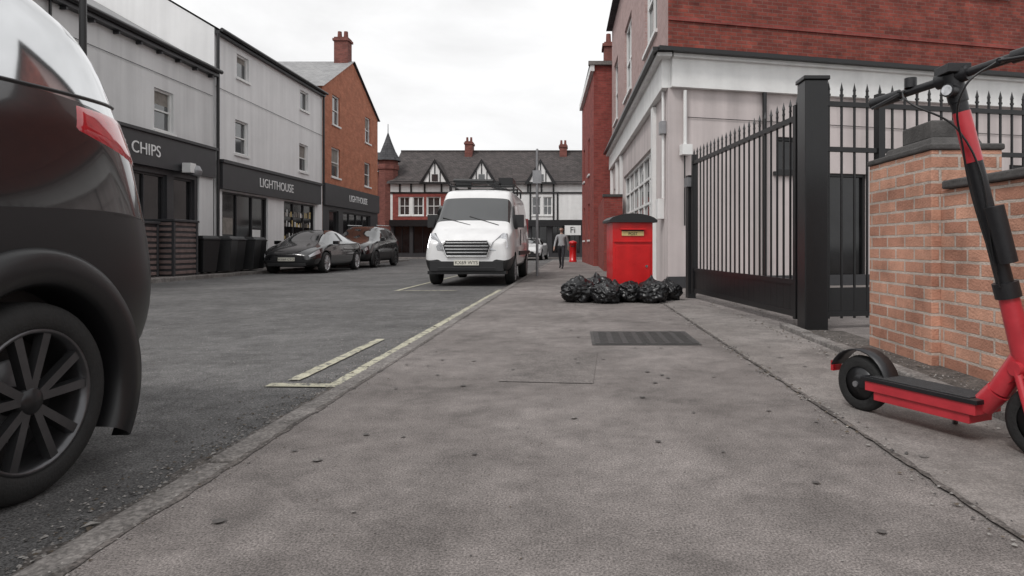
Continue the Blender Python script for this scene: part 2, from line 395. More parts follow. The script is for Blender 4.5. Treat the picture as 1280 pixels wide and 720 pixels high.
# ------------------------------------------------------------------ left buildings
FX=-11.5
e=empty('chip_shop_building',(FX,15,0))
w=MB()
A0=4.0
def uA(y): return y-A0
ops=[W(uA(17.45),uA(18.28),4.0,5.15,nx=1,ny=2,blind=.35),
     W(uA(13.0),uA(13.85),4.0,5.15,nx=1,ny=2),
     W(uA(9.0),uA(9.85),4.0,5.15,nx=1,ny=2)]
wall(w,(FX,A0),(FX,20.33),3.85,6.3,m_wallA,ops)
ops=[W(uA(15.4),uA(18.0),.55,2.8,glass=m_glassd,frame=m_dkfascia,nx=3,sill=False),
     W(uA(18.3),uA(19.3),.05,2.8,glass=m_glassd,frame=m_dkfascia,sill=False),
     W(uA(8),uA(14.6),.55,2.8,glass=m_glassd,frame=m_dkfascia,nx=5,sill=False)]
wall(w,(FX,A0),(FX,20.33),0,2.95,m_dkfascia,ops)
w.box((uA(19.45),-.05,0),(uA(20.2),-.001,2.95),m_wallA)
w.box((0,-.14,2.95),(uA(20.2),.05,3.82),m_dkfascia)
w.box((0,-.2,3.82),(uA(20.25),.05,3.9),m_dkfascia)
w.finish('walls',e)
w=MB()
w.poly([(FX+.22,A0,6.33),(FX+.22,20.33,6.33),(-16,20.33,9.0),(-16,A0,9.0)],m_slate_l)
w.poly([(-16,A0,9.0),(-16,20.33,9.0),(-20.5,20.33,6.33),(-20.5,A0,6.33)],m_slate_l)
w.poly([(-20.5,A0,0),(FX,A0,0),(FX,A0,6.3),(-16,A0,8.98),(-20.5,A0,6.3)],m_wallA)
w.finish('roof',e)
w=MB(); w.tube((FX+.26,A0,6.32),(FX+.26,20.3,6.32),.065,m_black); w.box((FX+.005,A0,6.16),(FX+.2,20.3,6.3),m_dkfascia)
for k in range(20): w.box((FX+.01,A0+.4+k*.82,6.08),(FX+.16,A0+.45+k*.82,6.16),m_dkfascia)
w.tube((FX+.08,13.9,3.9),(FX+.08,13.9,6.2),.03,m_black,n=8)
w.tube((FX+.03,A0,5.6),(FX+.03,20.2,5.55),.008,m_blackp,n=5)
w.finish('gutter',e)
text('FISH & CHIPS',(FX+.15,17.5,3.36),(R(90),0,R(90)),.44,m_text,e,align='RIGHT')
w=MB(); w.box((FX+.001,18.6,3.1),(FX+.3,18.66,3.16),m_metal); w.lathe([(0,0),(.17,.02),(.2,.16),(.13,.3),(0,.34)],m_metal,(FX+.36,18.7,2.85),'z',20)
w.box((FX+.2,18.35,2.92),(FX+.45,18.62,3.2),m_whitep); w.finish('wall_light',e,bevel=.01)

B0,B1=20.35,29.0
e=empty('white_shop_building',(FX,24,0))
w=MB()
def ub(y): return y-B0
ops=[W(ub(21.7),ub(22.5),6.55,7.35,nx=1,ny=1,blind=.3),W(ub(21.6),ub(22.45),3.95,5.1,nx=1,ny=2),
     W(ub(26.7),ub(27.5),6.55,7.35,nx=1,ny=1),W(ub(26.6),ub(27.45),3.95,5.1,nx=1,ny=2,blind=.5)]
wall(w,(FX,B0),(FX,B1),3.62,7.75,m_wallB,ops)
ops=[W(ub(20.8),ub(23.9),.5,2.6,glass=m_glassd,frame=m_dkfascia,nx=3,sill=False),
     W(ub(25.2),ub(28.2),.5,2.6,glass=m_glassd,frame=m_dkfascia,nx=3,ny=1,sill=False)]
wall(w,(FX,B0),(FX,B1),0,2.66,m_wallB,ops)
w.box((ub(20.55),-.16,2.66),(ub(28.5),.05,3.5),m_dkfascia)
w.box((ub(20.5),-.22,3.5),(ub(28.55),.05,3.6),m_dkfascia)
w.poly([(0,.0,2.66),(ub(B1),.0,2.66),(ub(B1),.0,3.62),(0,.0,3.62)],m_wallB)
w.box((ub(20.7),-.03,0),(ub(24.0),-.002,.48),m_dkfascia)
w.box((ub(25.1),-.03,0),(ub(28.3),-.002,.48),m_dkfascia)
w.finish('walls',e)
w=MB()
for z0 in (1.1,1.6,2.0):
    for k in range(16):
        y=25.3+k*.17+random.uniform(-.04,.04)
        w.box((FX-.10,y,z0),(FX-.085,y+random.uniform(.05,.12),z0+random.uniform(.1,.28)),random.choice([m_inter,m_yellow,m_whitep,m_inter]))
w.box((FX-.11,21,1.2),(FX-.09,21.6,1.75),m_inter); w.box((FX-.11,22.9,1.0),(FX-.09,23.5,1.4),m_whitep)
w.finish('window_display',e)
w=MB()
w.poly([(-20,B0,0),(FX,B0,0),(FX,B0,7.75),(-15.8,B0,10.3),(-20,B0,7.75)],m_wallB)
w.poly([(-20,B1,0),(-20,B1,7.75),(-15.8,B1,10.3),(FX,B1,7.75),(FX,B1,0)],m_wallB)
w.poly([(FX+.2,B0-.05,7.70),(FX+.2,B1,7.70),(-15.8,B1,10.36),(-15.8,B0-.05,10.36)],m_slate)
w.poly([(-15.8,B0-.05,10.36),(-15.8,B1,10.36),(-20.2,B1,7.7),(-20.2,B0-.05,7.7)],m_slate)
w.finish('roof',e)
w=MB(); w.tube((FX+.24,B0,7.7),(FX+.24,B1,7.7),.06,m_black); w.box((FX+.003,B0,7.57),(FX+.17,B1,7.68),m_black)
w.tube((FX+.09,B0+.05,0),(FX+.09,B0+.05,7.6),.05,m_black); w.tube((FX+.09,B1-.05,3.6),(FX+.09,B1-.05,7.6),.045,m_black)
w.tube((FX+.03,B0,5.9),(FX+.03,B1,5.8),.008,m_blackp,n=5)
w.finish('gutter',e)
text('LIGHTHOUSE',(FX+.17,24.3,3.08),(R(90),0,R(90)),.46,m_text,e)

C0,C1=29.02,37.1
e=empty('orange_brick_building',(FX,33,0))
w=MB()
def uc(y): return y-C0
ops=[W(uc(30.2),uc(31.15),6.6,8.0,ny=2),W(uc(34.9),uc(35.8),6.5,7.9,ny=2,blind=.4),
     W(uc(30.1),uc(31.2),4.1,5.5,ny=2,blind=.6),W(uc(34.8),uc(35.8),4.1,5.4,ny=2)]
wall(w,(FX,C0),(FX,C1),3.7,8.1,m_orange,ops)
ops=[W(uc(29.8),uc(31.0),.3,2.5,glass=m_glassd,frame=m_dkfascia,sill=False),W(uc(31.6),uc(35.8),.5,2.5,glass=m_glassd,frame=m_dkfascia,nx=4,sill=False)]
wall(w,(FX,C0),(FX,C1),0,2.7,m_dkfascia,ops)
w.box((.05,-.12,2.7),(C1-C0-.05,.05,3.7),m_dkfascia)
w.M=Matrix.Identity(4)
w.poly([(FX,C0,8.1),(FX,C1,8.1),(FX,32.95,10.25)],m_orange)
w.poly([(-22,C0,0),(FX,C0,0),(FX,C0,8.1),(-22,C0,8.1)],m_orange)
w.poly([(FX,C1,0),(-22,C1,0),(-22,C1,8.1),(FX,C1,8.1)],m_orange)
w.finish('walls',e)
w=MB()
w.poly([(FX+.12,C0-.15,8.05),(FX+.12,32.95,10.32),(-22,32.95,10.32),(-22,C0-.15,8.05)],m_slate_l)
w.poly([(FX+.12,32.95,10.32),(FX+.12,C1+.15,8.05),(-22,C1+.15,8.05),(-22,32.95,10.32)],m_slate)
w.finish('roof',e)
w=MB(); w.box((FX-.85,32.65,9.8),(FX-.15,33.25,11.5),m_chim); w.box((FX-.91,32.59,11.3),(FX-.09,33.31,11.42),m_chim)
for d in (.34,.66): w.lathe([(.12,11.5),(.10,11.85)],m_chim,(FX-d,32.95,0),'z',12)
w.finish('chimney',e)
text('LIGHTHOUSE',(FX+.13,33.5,3.2),(R(90),0,R(90)),.46,m_text,e)

s=.0575
def DX(px): return (px-720)*s
def DZ(py): return .8+(308-py)*s
YD=46.0
e=empty('tudor_shop_row',(-6,YD,0))
w=MB()
xL,xR=DX(488),DX(732)
fl=[]
for a,b in ((499,512),(516,529),(534,550),(572,584),(590,616),(626,640),(665,676),(679,690)):
    fl.append(W(DX(a)-xL,DX(b)-xL,DZ(269),DZ(246),nx=2,ny=2,frame=m_whitep,glass=m_glass))
wall(w,(xL,YD),(xR,YD),DZ(276),DZ(228),m_whitep,fl)
ops=[]
for a,b in ((492,512),(516,540),(545,560),(575,600),(606,630),(640,655),(664,684),(690,704),(712,725)):
    ops.append(W(DX(a)-xL,DX(b)-xL,.3,2.35,nx=2,frame=m_black,glass=m_glassd,sill=False))
wall(w,(xL,YD),(xR,YD),0,DZ(276),m_dkfascia,ops)
w.M=Matrix.Identity(4)
for a,b in ((491,498),(530,533),(551,562),(617,625)):
    w.box((DX(a),YD-.03,DZ(275)),(DX(b),YD-.002,DZ(240)),m_redbrick2)
w.box((DX(491),YD-.034,DZ(246)),(DX(562),YD-.006,DZ(241)),m_redbrick2)
w.box((DX(491),YD-.038,DZ(276)),(DX(562),YD-.007,DZ(270)),m_redbrick2)
w.box((xL,YD-.3,DZ(283)),(xR,YD-.002,DZ(275)),m_black)
for px in (500,514,531,552,564,570,586,588,618,624,642,660,663,677,692):
    w.box((DX(px)-.06,YD-.06,DZ(241)),(DX(px)+.06,YD-.004,DZ(229)),m_black)
for px in (564,571,586,618,625,641,663,692,697):
    w.box((DX(px)-.06,YD-.06,DZ(275)),(DX(px)+.06,YD-.004,DZ(242)),m_black)
w.box((xL,YD-.07,DZ(242)),(xR,YD-.003,DZ(240)),m_black); w.box((xL,YD-.2,DZ(230)),(xR,YD-.003,DZ(227)),m_black)
w.finish('walls',e)
w=MB()
w.poly([(xL-.2,YD-.35,DZ(230)),(xR,YD-.35,DZ(230)),(xR,YD+3.6,DZ(180)),(xL-.2,YD+3.6,DZ(180))],m_tile)
w.poly([(xL-.2,YD+3.6,DZ(180)),(xR,YD+3.6,DZ(180)),(xR,YD+7,DZ(230)),(xL-.2,YD+7,DZ(230))],m_tile)
w.poly([(xL,YD+7,0),(xL,YD,0),(xL,YD,DZ(230)),(xL,YD+3.6,DZ(181)),(xL,YD+7,DZ(230))],m_redbrick2)
w.box((xL-.2,YD+3.5,DZ(180)-.05),(xR,YD+3.7,DZ(180)+.08),m_tile)
w.finish('roof',e)
w=MB()
for c in (545,603,676):
    x=DX(c); hw=1.0; zb=DZ(229); za=DZ(202); y=YD-.38
    w.poly([(x-hw,y,zb),(x+hw,y,zb),(x,y,za)],m_whitep)
    for sg in (-1,1):
        a=Vector((x+sg*(hw+.15),y-.06,zb-.12)); b=Vector((x,y-.06,za+.12)); t=Vector((0,0,.17))
        w.poly([a,b,b-t*1.1,a+Vector((-sg*.25,0,0))] if sg>0 else [b,a,a+Vector((-sg*.25,0,0)),b-t*1.1],m_black)
        w.poly([a+Vector((0,0,.02)),b+Vector((0,0,.02)),(x,YD+2.6,za+.14),(x+sg*(hw+.15),YD+.6,zb-.1)],m_tile)
        w.box((x+sg*.38-.035,y-.03,zb),(x+sg*.38+.035,y-.003,zb+.85),m_black)
    w.box((x-.04,y-.03,zb+.62),(x+.04,y-.003,za-.1),m_black)
    w.box((x-.22,y-.03,zb+.1),(x+.22,y-.004,zb+.6),m_glass)
    w.box((x-hw,y-.04,zb-.1),(x+hw,y+.03,zb+.05),m_black)
w.finish('gables',e)
w=MB()
for c,top in ((577,168),(703,172)):
    x=DX(c); w.box((x-.28,YD+2.9,DZ(200)),(x+.28,YD+3.9,DZ(top)),m_chim); w.box((x-.34,YD+2.85,DZ(top)-.25),(x+.34,YD+3.95,DZ(top)-.1),m_chim)
    for d in (-.15,.15): w.lathe([(.1,0),(.08,.35)],m_chim,(x+d,YD+3.3,DZ(top)),'z',10)
w.finish('chimney',e)
w=MB()
w.box((DX(706),YD-.42,DZ(294)),(DX(726),YD-.31,DZ(282)),m_whitep); w.finish('shop_sign',e)
text('Fi',(DX(716),YD-.43,DZ(288)),(R(90),0,0),.6,m_textk,e)
e=empty('corner_turret_building',(DX(482),47,0))
w=MB(); x=DX(482)
w.lathe([(.72,-.1),(.72,DZ(212)),(.8,DZ(211)),(.8,DZ(206)),(.72,DZ(205)),(.72,DZ(199))],m_chim,(x,46.6,0),'z',8,smooth=False)
w.lathe([(.95,DZ(200)),(.55,DZ(188)),(.25,DZ(175)),(.03,DZ(164)),(.02,DZ(153))],m_slate,(x,46.6,0),'z',8,smooth=False)
w.box((-30,46.3,0),(x-.4,50,6.2),m_chim); w.poly([(-30,46.1,6.2),(x-.4,46.1,6.2),(x-.4,49,8),(-30,49,8)],m_slate)
for k in range(5):
    xx=x-1.6-k*2.2; w.box((xx-.5,46.24,3.2),(xx+.5,46.285,4.8),m_glass); w.box((xx-.56,46.26,3.1),(xx+.56,46.295,4.9),m_whitep)
w.box((-30,46.2,0),(x-.75,46.295,2.8),m_black)
w.finish('turret',e)
e=empty('distant_house',(4,47,0))
w=MB()
ops=[W(u,u+1.0,z,z+1.5,ny=2) for u in (.6,2.6,5,7.5) for z in (3.2,)]
wall(w,(xR+.02,46.05),(16,46.05),0,6.6,m_cream,ops); w.M=Matrix.Identity(4)
w.poly([(xR+.02,45.8,6.55),(16,45.8,6.55),(16,50,9),(xR+.02,50,9)],m_slate)
w.finish('house',e)

# ------------------------------------------------------------------ right buildings
K0=(1.77,12.3); Kf=(1.44,25.6); Kr=(14.0,15.16)
e=empty('corner_shop_building',(3,14,0))
w=MB()
m,L=frame_of(Kf,K0)
ue=lambda y:(25.6-y)*L/13.3
ops=[W(ue(20.9),ue(14.3),1.25,3.05,nx=6,ny=3,frame=m_whitep,fw=.08),W(ue(24.6),ue(23.4),.1,3.0,frame=m_whitep,ny=3,sill=False)]
wall(w,Kf,K0,0,3.85,m_cream,ops)
for y in (13.9,21.3,22.9,25.3):
    w.box((ue(y)-.12,-.09,0),(ue(y)+.12,-.002,3.8),m_whitep)
w.box((ue(21.2),-.05,.0),(ue(14.05),-.003,1.12),m_cream)
w.box((-.05,-.12,3.85),(L-.0,.04,4.40),m_whitep)
w.box((-.05,-.24,4.40),(L+.22,.04,4.47),m_whitep)
w.box((-.05,-.34,4.47),(L+.32,.04,4.54),m_black)
ops=[W(ue(15.7),ue(13.7),5.45,7.7,nx=2,ny=2,fw=.11,blind=.4),W(ue(20.6),ue(18.6),5.45,7.7,nx=2,ny=2,fw=.11),W(ue(24.6),ue(23.0),5.45,7.7,nx=2,ny=2)]
wall(w,Kf,K0,4.54,9.4,m_pinkbrick,ops)
m,L2=frame_of(K0,Kr)
ops=[W(2.3,3.0,2.3,3.0,frame=m_black,glass=m_glassd),W(3.5,4.4,.1,2.3,frame=m_black,glass=m_glassd,sill=False),W(5.2,6.6,1.2,2.6,frame=m_black,glass=m_glassd,nx=2),W(8,9.5,1.2,2.6,frame=m_black,glass=m_glassd,nx=2)]
wall(w,K0,Kr,0,3.85,m_cream,ops)
w.box((.04,-.12,3.85),(L2,.04,4.40),m_whitep)
w.box((.04,-.2,4.40),(L2,.04,4.47),m_whitep)
w.box((-.3,-.34,4.47),(L2,.04,4.545),m_black)
ops=[W(6.6,7.9,6.3,8.0,nx=1,ny=2)]
wall(w,K0,Kr,4.54,9.4,m_redbrick,ops)
w.box((0,-.03,5.15),(L2,-.003,5.22),m_redbrick2)
w.M=Matrix.Identity(4)
w.poly([(Kf[0],Kf[1],0),(Kf[0],Kf[1],9.4),(14,25.6,9.4),(14,25.6,0)],m_redbrick)
w.poly([(1.5,12.1,9.4),(14,15,9.4),(14,25.6,9.6),(1.2,25.6,9.4)],m_slate)
w.finish('walls',e)
w=MB(); w.M=frame_of(K0,Kr)[0]
w.tube((.32,-.07,2.7),(.32,-.07,3.8),.035,m_whitep); w.box((.22,-.2,2.55),(.42,-.02,2.75),m_whitep); w.tube((.32,-.05,1.2),(.32,-.05,2.56),.014,m_blackp)
w.tube((2.0,-.08,0),(2.0,-.08,3.84),.045,m_black)
w.tube((.4,-.02,3.3),(9,-.02,3.25),.008,m_blackp,n=5)
w.box((-.0,-.03,.0),(L2,-.003,.22),m_dkfascia)
w.M=frame_of(Kf,K0)[0]
w.box((L-.75,-.13,1.35),(L-.45,-.002,1.75),m_whitep); w.tube((L-.28,-.05,1.75),(L-.28,-.05,3.84),.03,m_whitep)
w.box((L-.40,-.12,3.0),(L-.18,-.002,3.25),m_metal)
w.finish('fittings',e,bevel=.006)

e=empty('red_brick_building',(2,29,0))
w=MB()
wall(w,(.72,26.0),(6,26.0),0,8.15,m_redbrick2,[])
ff=(.32,33.5)
mm,LF=frame_of(ff,(.72,26.0))
ops=[W(1.2,2.1,4.0,5.6,ny=2),W(4.4,5.3,4.0,5.6,ny=2),W(1.2,2.1,1.1,2.7,ny=2),W(4.4,5.3,1.1,2.7,ny=2)]
wall(w,ff,(.72,26.0),0,8.15,m_redbrick2,ops)
w.box((-.05,-.14,7.9),(LF+.1,.02,8.2),m_whitep)
w.M=Matrix.Identity(4)
w.poly([(.32,33.5,0),(.32,33.5,8.15),(6,33.5,8.15),(6,33.5,0)],m_redbrick2)
w.box((.5,25.85,8.15),(6,26.1,8.3),m_kerb)
w.poly([(.55,25.9,8.2),(6,25.9,8.2),(6,29.5,9.3),(2.6,29.5,9.3)],m_slate)
w.poly([(.2,33.5,8.2),(.55,25.9,8.2),(2.6,29.5,9.3)],m_slate)
w.box((1.2,27.2,8.1),(2.0,28.0,9.5),m_chim); w.box((1.12,27.12,9.3),(2.08,28.08,9.42),m_chim)
for d in (1.4,1.8): w.lathe([(.12,9.5),(.1,9.95)],m_chim,(d,27.6,0),'z',10)
w.finish('walls',e)
w=MB(); w.box((.9,20.6,0),(1.5,20.85,2.4),m_redbrick2); w.box((.86,20.56,2.4),(1.5,20.9,2.48),m_stone)
w.box((.9,20.86,0),(1.12,25.9,2.4),m_redbrick2); w.finish('brick_wall')

# ------------------------------------------------------------------ gate / fence
def railing(mb,p0,p1,z0,z1,spacing,spike=True,r=.011):
    m,L=frame_of(p0,p1); mb.M=m
    n=int(L/spacing)
    for i in range(n+1):
        x=.03+i*(L-.06)/n
        mb.box((x-r,-r,z0),(x+r,r,z1+(.13 if spike else 0)),m_black)
        if spike:
            mb.box((x-.018,-.008,z1+.06),(x+.018,.008,z1+.08),m_black)
            mb.lathe([(.018,z1+.12),(.0,z1+.20)],m_black,(x,0,0),'z',6,smooth=False)
    return L
e=empty('metal_gate',(2,8,0))
w=MB()
g0=(1.80,9.8); g1=(2.20,6.32)
L=railing(w,g0,g1,.12,2.10,.155,r=.009)
w.box((0,-.025,2.05),(L,.025,2.10),m_black)
w.box((0,-.02,.10),(L,.02,.16),m_black); w.box((0,-.02,.42),(L,.02,.47),m_black); w.box((.02,-.008,.16),(L-.02,.008,.42),m_black)
w.box((-.0,-.035,.08),(.06,.035,2.2),m_black); w.box((L-.06,-.035,.08),(L,.035,2.2),m_black)
w.box((-.22,-.06,0),(-.08,.06,1.9),m_black); w.box((-.2,-.09,1.72),(-.02,.02,1.86),m_metal)
w.finish('gate_leaf',e,bevel=.003,bseg=1)
w=MB(); w.box((2.17,6.06,-.05),(2.39,6.28,2.38),m_black); w.box((2.155,6.045,2.38),(2.405,6.295,2.42),m_black)
w.finish('gate_post',e,bevel=.008)
e=empty('metal_fence',(4,6.6,0))
w=MB()
L=railing(w,(2.42,6.2),(8.5,7.4),.1,2.2,.14,r=.009)
for z in (.12,1.72,2.16): w.box((0,-.022,z),(L,.022,z+.045),m_black)
w.box((.55,-.04,0),(.62,.04,2.3),m_black); w.box((3.0,-.04,0),(3.08,.04,2.3),m_black)
w.box((.0,-.006,.16),(.55,.006,.4),m_black)
w.finish('railings',e,bevel=.003,bseg=1)

e=empty('brick_garden_wall',(2.6,4,0))
w=MB()
w.box((2.36,4.25,-.05),(2.83,5.15,1.44),m_pillar)
w.box((2.42,-3,-.05),(2.66,4.248,1.17),m_pillar)
w.finish('brickwork',e,bevel=.006,bseg=2)
w=MB(); w.box((2.345,4.235,1.441),(2.845,5.165,1.485),m_stone); w.box((2.42,4.35,1.485),(2.78,5.05,1.55),m_stone,taper=.9)
w.box((2.47,4.45,1.55),(2.75,4.85,1.68),m_stone)
y=-3
while y<4.1:
    w.box((2.39,y,1.172),(2.69,min(y+.44,4.215),1.225+random.uniform(-.005,.005)),m_stone); y+=.45
w.finish('coping',e,bevel=.014,bseg=3)

# ------------------------------------------------------------------ postbox
e=empty('postbox',(.83,10.0,0),rz=R(7))
w=MB()
hx,hy=.31,.27
w.box((-hx,-hy,.06),(hx,hy,1.2),m_red)
w.box((-hx-.02,-hy-.02,0),(hx+.02,hy+.02,.1),m_blackp)
w.box((-hx+.04,-hy-.012,.16),(hx-.04,-hy-.001,.82),m_red)
w.box((-hx+.02,-hy-.02,.86),(hx-.02,-hy-.001,.89),m_red)
w.box((-.17,-hy-.014,.96),(.17,-hy-.001,1.03),m_yellow)
w.box((-.19,-hy-.05,1.05),(.19,-hy-.001,1.075),m_red); w.box((-.17,-hy-.010,1.03),(.17,-hy-.002,1.05),m_black)
w.tube((hx-.1,-hy-.03,.5),(hx-.1,-hy-.0,.5),.02,m_chrome)
w.finish('body',e,local=True,bevel=.02,bseg=3)
w=MB()
n=14; vs=[];fs=[]
for yy in (-hy-.06,hy+.04):
    for k in range(n+1):
        t=k/n; x=(-hx-.06)+(2*hx+.12)*t; z=1.2+.10*math.sin(math.pi*t)**.6
        vs.append((x,yy,z))
for k in range(n): fs.append((k,k+1,n+2+k,n+1+k))
w.grid(vs,fs,m_blackp,True); w.poly([vs[k] for k in range(n+1)],m_blackp); w.poly([vs[n+1+k] for k in range(n,-1,-1)],m_blackp)
w.box((-hx-.06,-hy-.06,1.165),(hx+.06,hy+.04,1.2),m_blackp)
w.finish('hood',e,local=True)
text('POST',(0,-hy-.018,.992),(R(90),0,0),.06,m_textk,e,local=True,ext=.002)

def bag(x,y,s):
    bm=bmesh.new(); bmesh.ops.create_icosphere(bm,subdivisions=5,radius=1)
    sd=random.uniform(0,50)
    for v in bm.verts:
        c=v.co.copy(); d=noise.noise(c*1.5+Vector((sd,0,0)))*.25
        rd=1-abs(noise.noise(c*3.5+Vector((0,sd,0))))*.35
        rd+=.06*noise.noise(c*9+Vector((sd,sd,0)))
        if c.z>.75: k=(c.z-.75)/.25; rd*=1+.25*k; c.x*=1-.85*k; c.y*=1-.85*k
        p=c*(rd+d); p.z=max(p.z*.78,-.55); v.co=Vector((p.x*s,p.y*s,(p.z+.55)*s))
    me=bpy.data.meshes.new('rubbish_bag'); bm.to_mesh(me); bm.free(); me.materials.append(m_bag)
    for p in me.polygons: p.use_smooth=True
    o=bpy.data.objects.new('rubbish_bag',me); o.location=(x,y,0); o.rotation_euler=(0,0,random.uniform(0,6)); col.objects.link(o)
for x,y,s_ in ((.04,9.25,.26),(.42,9.05,.22),(.30,9.6,.27),(.78,9.25,.22),(1.08,9.15,.25),(.58,9.55,.2),(1.36,9.55,.22)):
    bag(x,y,s_)

# ------------------------------------------------------------------ vehicles
def ring(s):
    y,zb,wb,zm,wm,zt,wt,zr,wr=s
    dz=zr-zt
    half=[(0,zb),(wb*.8,zb),(wb,zb+.06),(wm,zm),((wm+wt)/2+.012,(zm+zt)/2),(wt,zt),(wt-.014,zt+min(.03,dz*.3)),(wr,zr-min(.05,dz*.3)),(wr-.1,zr),(0,zr+.015)]
    return [(x,y,z) for x,z in half]+[(-x,y,z) for x,z in half[-2:0:-1]]
def loft(parent,st,segmat,mats,wheels,wr,name='body',sub=2,blk=1):
    vs=[];fs=[];ms=[]
    for s in st: vs+=ring(s)
    n=18
    for i in range(len(st)-1):
        for k in range(n):
            j=k if k<9 else 17-k
            fs.append((i*n+k,(i+1)*n+k,(i+1)*n+(k+1)%n,i*n+(k+1)%n)); ms.append(segmat(i,j))
    fs.append(tuple(range(n))); ms.append(segmat(0,99)); fs.append(tuple(range((len(st)-1)*n+n-1,(len(st)-1)*n-1,-1))); ms.append(segmat(len(st)-2,98))
    me=bpy.data.meshes.new(name); me.from_pydata(vs,[],fs); 
    bm=bmesh.new(); bm.from_mesh(me); bmesh.ops.recalc_face_normals(bm,faces=bm.faces); bm.to_mesh(me); bm.free()
    for m in mats: me.materials.append(m)
    me.polygons.foreach_set('material_index',ms)
    for p in me.polygons: p.use_smooth=True
    o=bpy.data.objects.new(name,me); col.objects.link(o)
    s_=o.modifiers.new('s','SUBSURF'); s_.levels=sub; s_.render_levels=sub
    cuts=[]
    for (wx,wy) in wheels:
        for sg in (-1,1):
            bm=bmesh.new(); bmesh.ops.create_cone(bm,cap_ends=True,segments=40,radius1=wr+.055,radius2=wr+.055,depth=.5,
                matrix=Matrix.Translation((sg*(wx+.13),wy,wr+.01))@Matrix.Rotation(R(90),4,'Y'))
            cm=bpy.data.meshes.new('c'); bm.to_mesh(cm); bm.free()
            for m in mats: cm.materials.append(m)
            for p in cm.polygons: p.material_index=blk
            c=bpy.data.objects.new('c',cm); col.objects.link(c); cuts.append(c)
            b=o.modifiers.new('b','BOOLEAN'); b.operation='DIFFERENCE'; b.object=c; b.solver='EXACT'
    dg=bpy.context.evaluated_depsgraph_get(); ev=o.evaluated_get(dg)
    nm=bpy.data.meshes.new_from_object(ev)
    o.modifiers.clear(); o.data=nm
    for c in cuts: bpy.data.objects.remove(c,do_unlink=True)
    o.parent=parent
    return o
from mathutils.bvhtree import BVHTree
def conform(body,parent,corners,mat,name,off=.006,nu=14,nv=6,thick=.01):
    """lay a curved panel (tail lamp, trim) on both sides of the body shell by ray casting in x"""
    me=body.data
    bv=BVHTree.FromPolygons([v.co.copy() for v in me.vertices],[tuple(p.vertices) for p in me.polygons])
    w=MB()
    for sg in (-1,1):
        vs=[];ok=True
        for j in range(nv+1):
            for i in range(nu+1):
                u=i/nu; v=j/nv
                a=[Vector(c) for c in corners]
                q=(a[0]*(1-u)+a[1]*u)*(1-v)+(a[3]*(1-u)+a[2]*u)*v
                hit=bv.ray_cast(Vector((sg*2,q.x,q.y)),Vector((-sg,0,0)))
                if hit[0] is None: vs.append(None)
                else:
                    n_=hit[1]
                    if n_.x*sg<0: n_=-n_
                    edge=(i in (0,nu) or j in (0,nv))
                    vs.append(hit[0]+n_*(-.01 if edge else off))
        idx={};out=[]
        for k,vv in enumerate(vs):
            if vv is not None: idx[k]=len(out); out.append(vv)
        fs=[]
        for j in range(nv):
            for i in range(nu):
                c=[j*(nu+1)+i,j*(nu+1)+i+1,(j+1)*(nu+1)+i+1,(j+1)*(nu+1)+i]
                if all(k in idx for k in c): fs.append(tuple(idx[k] for k in c))
        w.grid(out,fs,mat,True)
    return w.finish(name,parent,local=True)
def wheel(parent,x,y,r,w,spoke_mat,sg,ns=5,name='wheel'):
    b=MB(); c=(x,y,r); q=sg*w
    b.lathe([(.64*r,-q*.4),(.78*r,-q*.5),(.94*r,-q*.47),(r,-q*.33),(r,q*.33),(.985*r,q*.4),(.94*r,q*.47),(.86*r,q*.505),(.76*r,q*.5),(.73*r,q*.46)],m_rubber,c,'x',48)
    b.lathe([(.735*r,q*.45),(.72*r,q*.485),(.69*r,q*.47),(.67*r,q*.30),(.66*r,-q*.3)],spoke_mat,c,'x',48)
    b.lathe([(.66*r,-q*.1),(.0,-q*.1)],m_blackp,c,'x',32)
    b.lathe([(.42*r,q*.05),(.40*r,q*.09),(0,q*.09)],m_metal,c,'x',32)
    b.lathe([(.15*r,q*.1),(.15*r,q*.40),(.11*r,q*.45),(0,q*.46)],m_alloyd if spoke_mat is m_alloym else spoke_mat,c,'x',24)
    for k in range(ns):
        for off in (-.13,.13):
            a=2*math.pi*k/ns+.3+off; a2=2*math.pi*k/ns+.3+off*2.0
            p0=Vector((q*.40,math.cos(a)*.1*r,math.sin(a)*.1*r)); p1=Vector((q*.43,math.cos(a2)*.69*r,math.sin(a2)*.69*r))
            d=(p1-p0).normalized(); sdv=Vector((1,0,0)).cross(d).normalized(); up=Vector((q*.09,0,0)); wd=.06*r
            cc=Vector(c); V=[]
            for p,ww in ((p0,wd),(p1,wd*1.15)):
                V+=[cc+p-sdv*ww-up,cc+p+sdv*ww-up,cc+p+sdv*ww*.7+up*.2,cc+p-sdv*ww*.7+up*.2]
            b.grid(V,[(0,1,5,4),(1,2,6,5),(3,0,4,7)],m_alloyd if spoke_mat is m_alloym else spoke_mat)
            b.grid(V,[(2,3,7,6)],spoke_mat)
    return b.finish(name,parent,local=True)

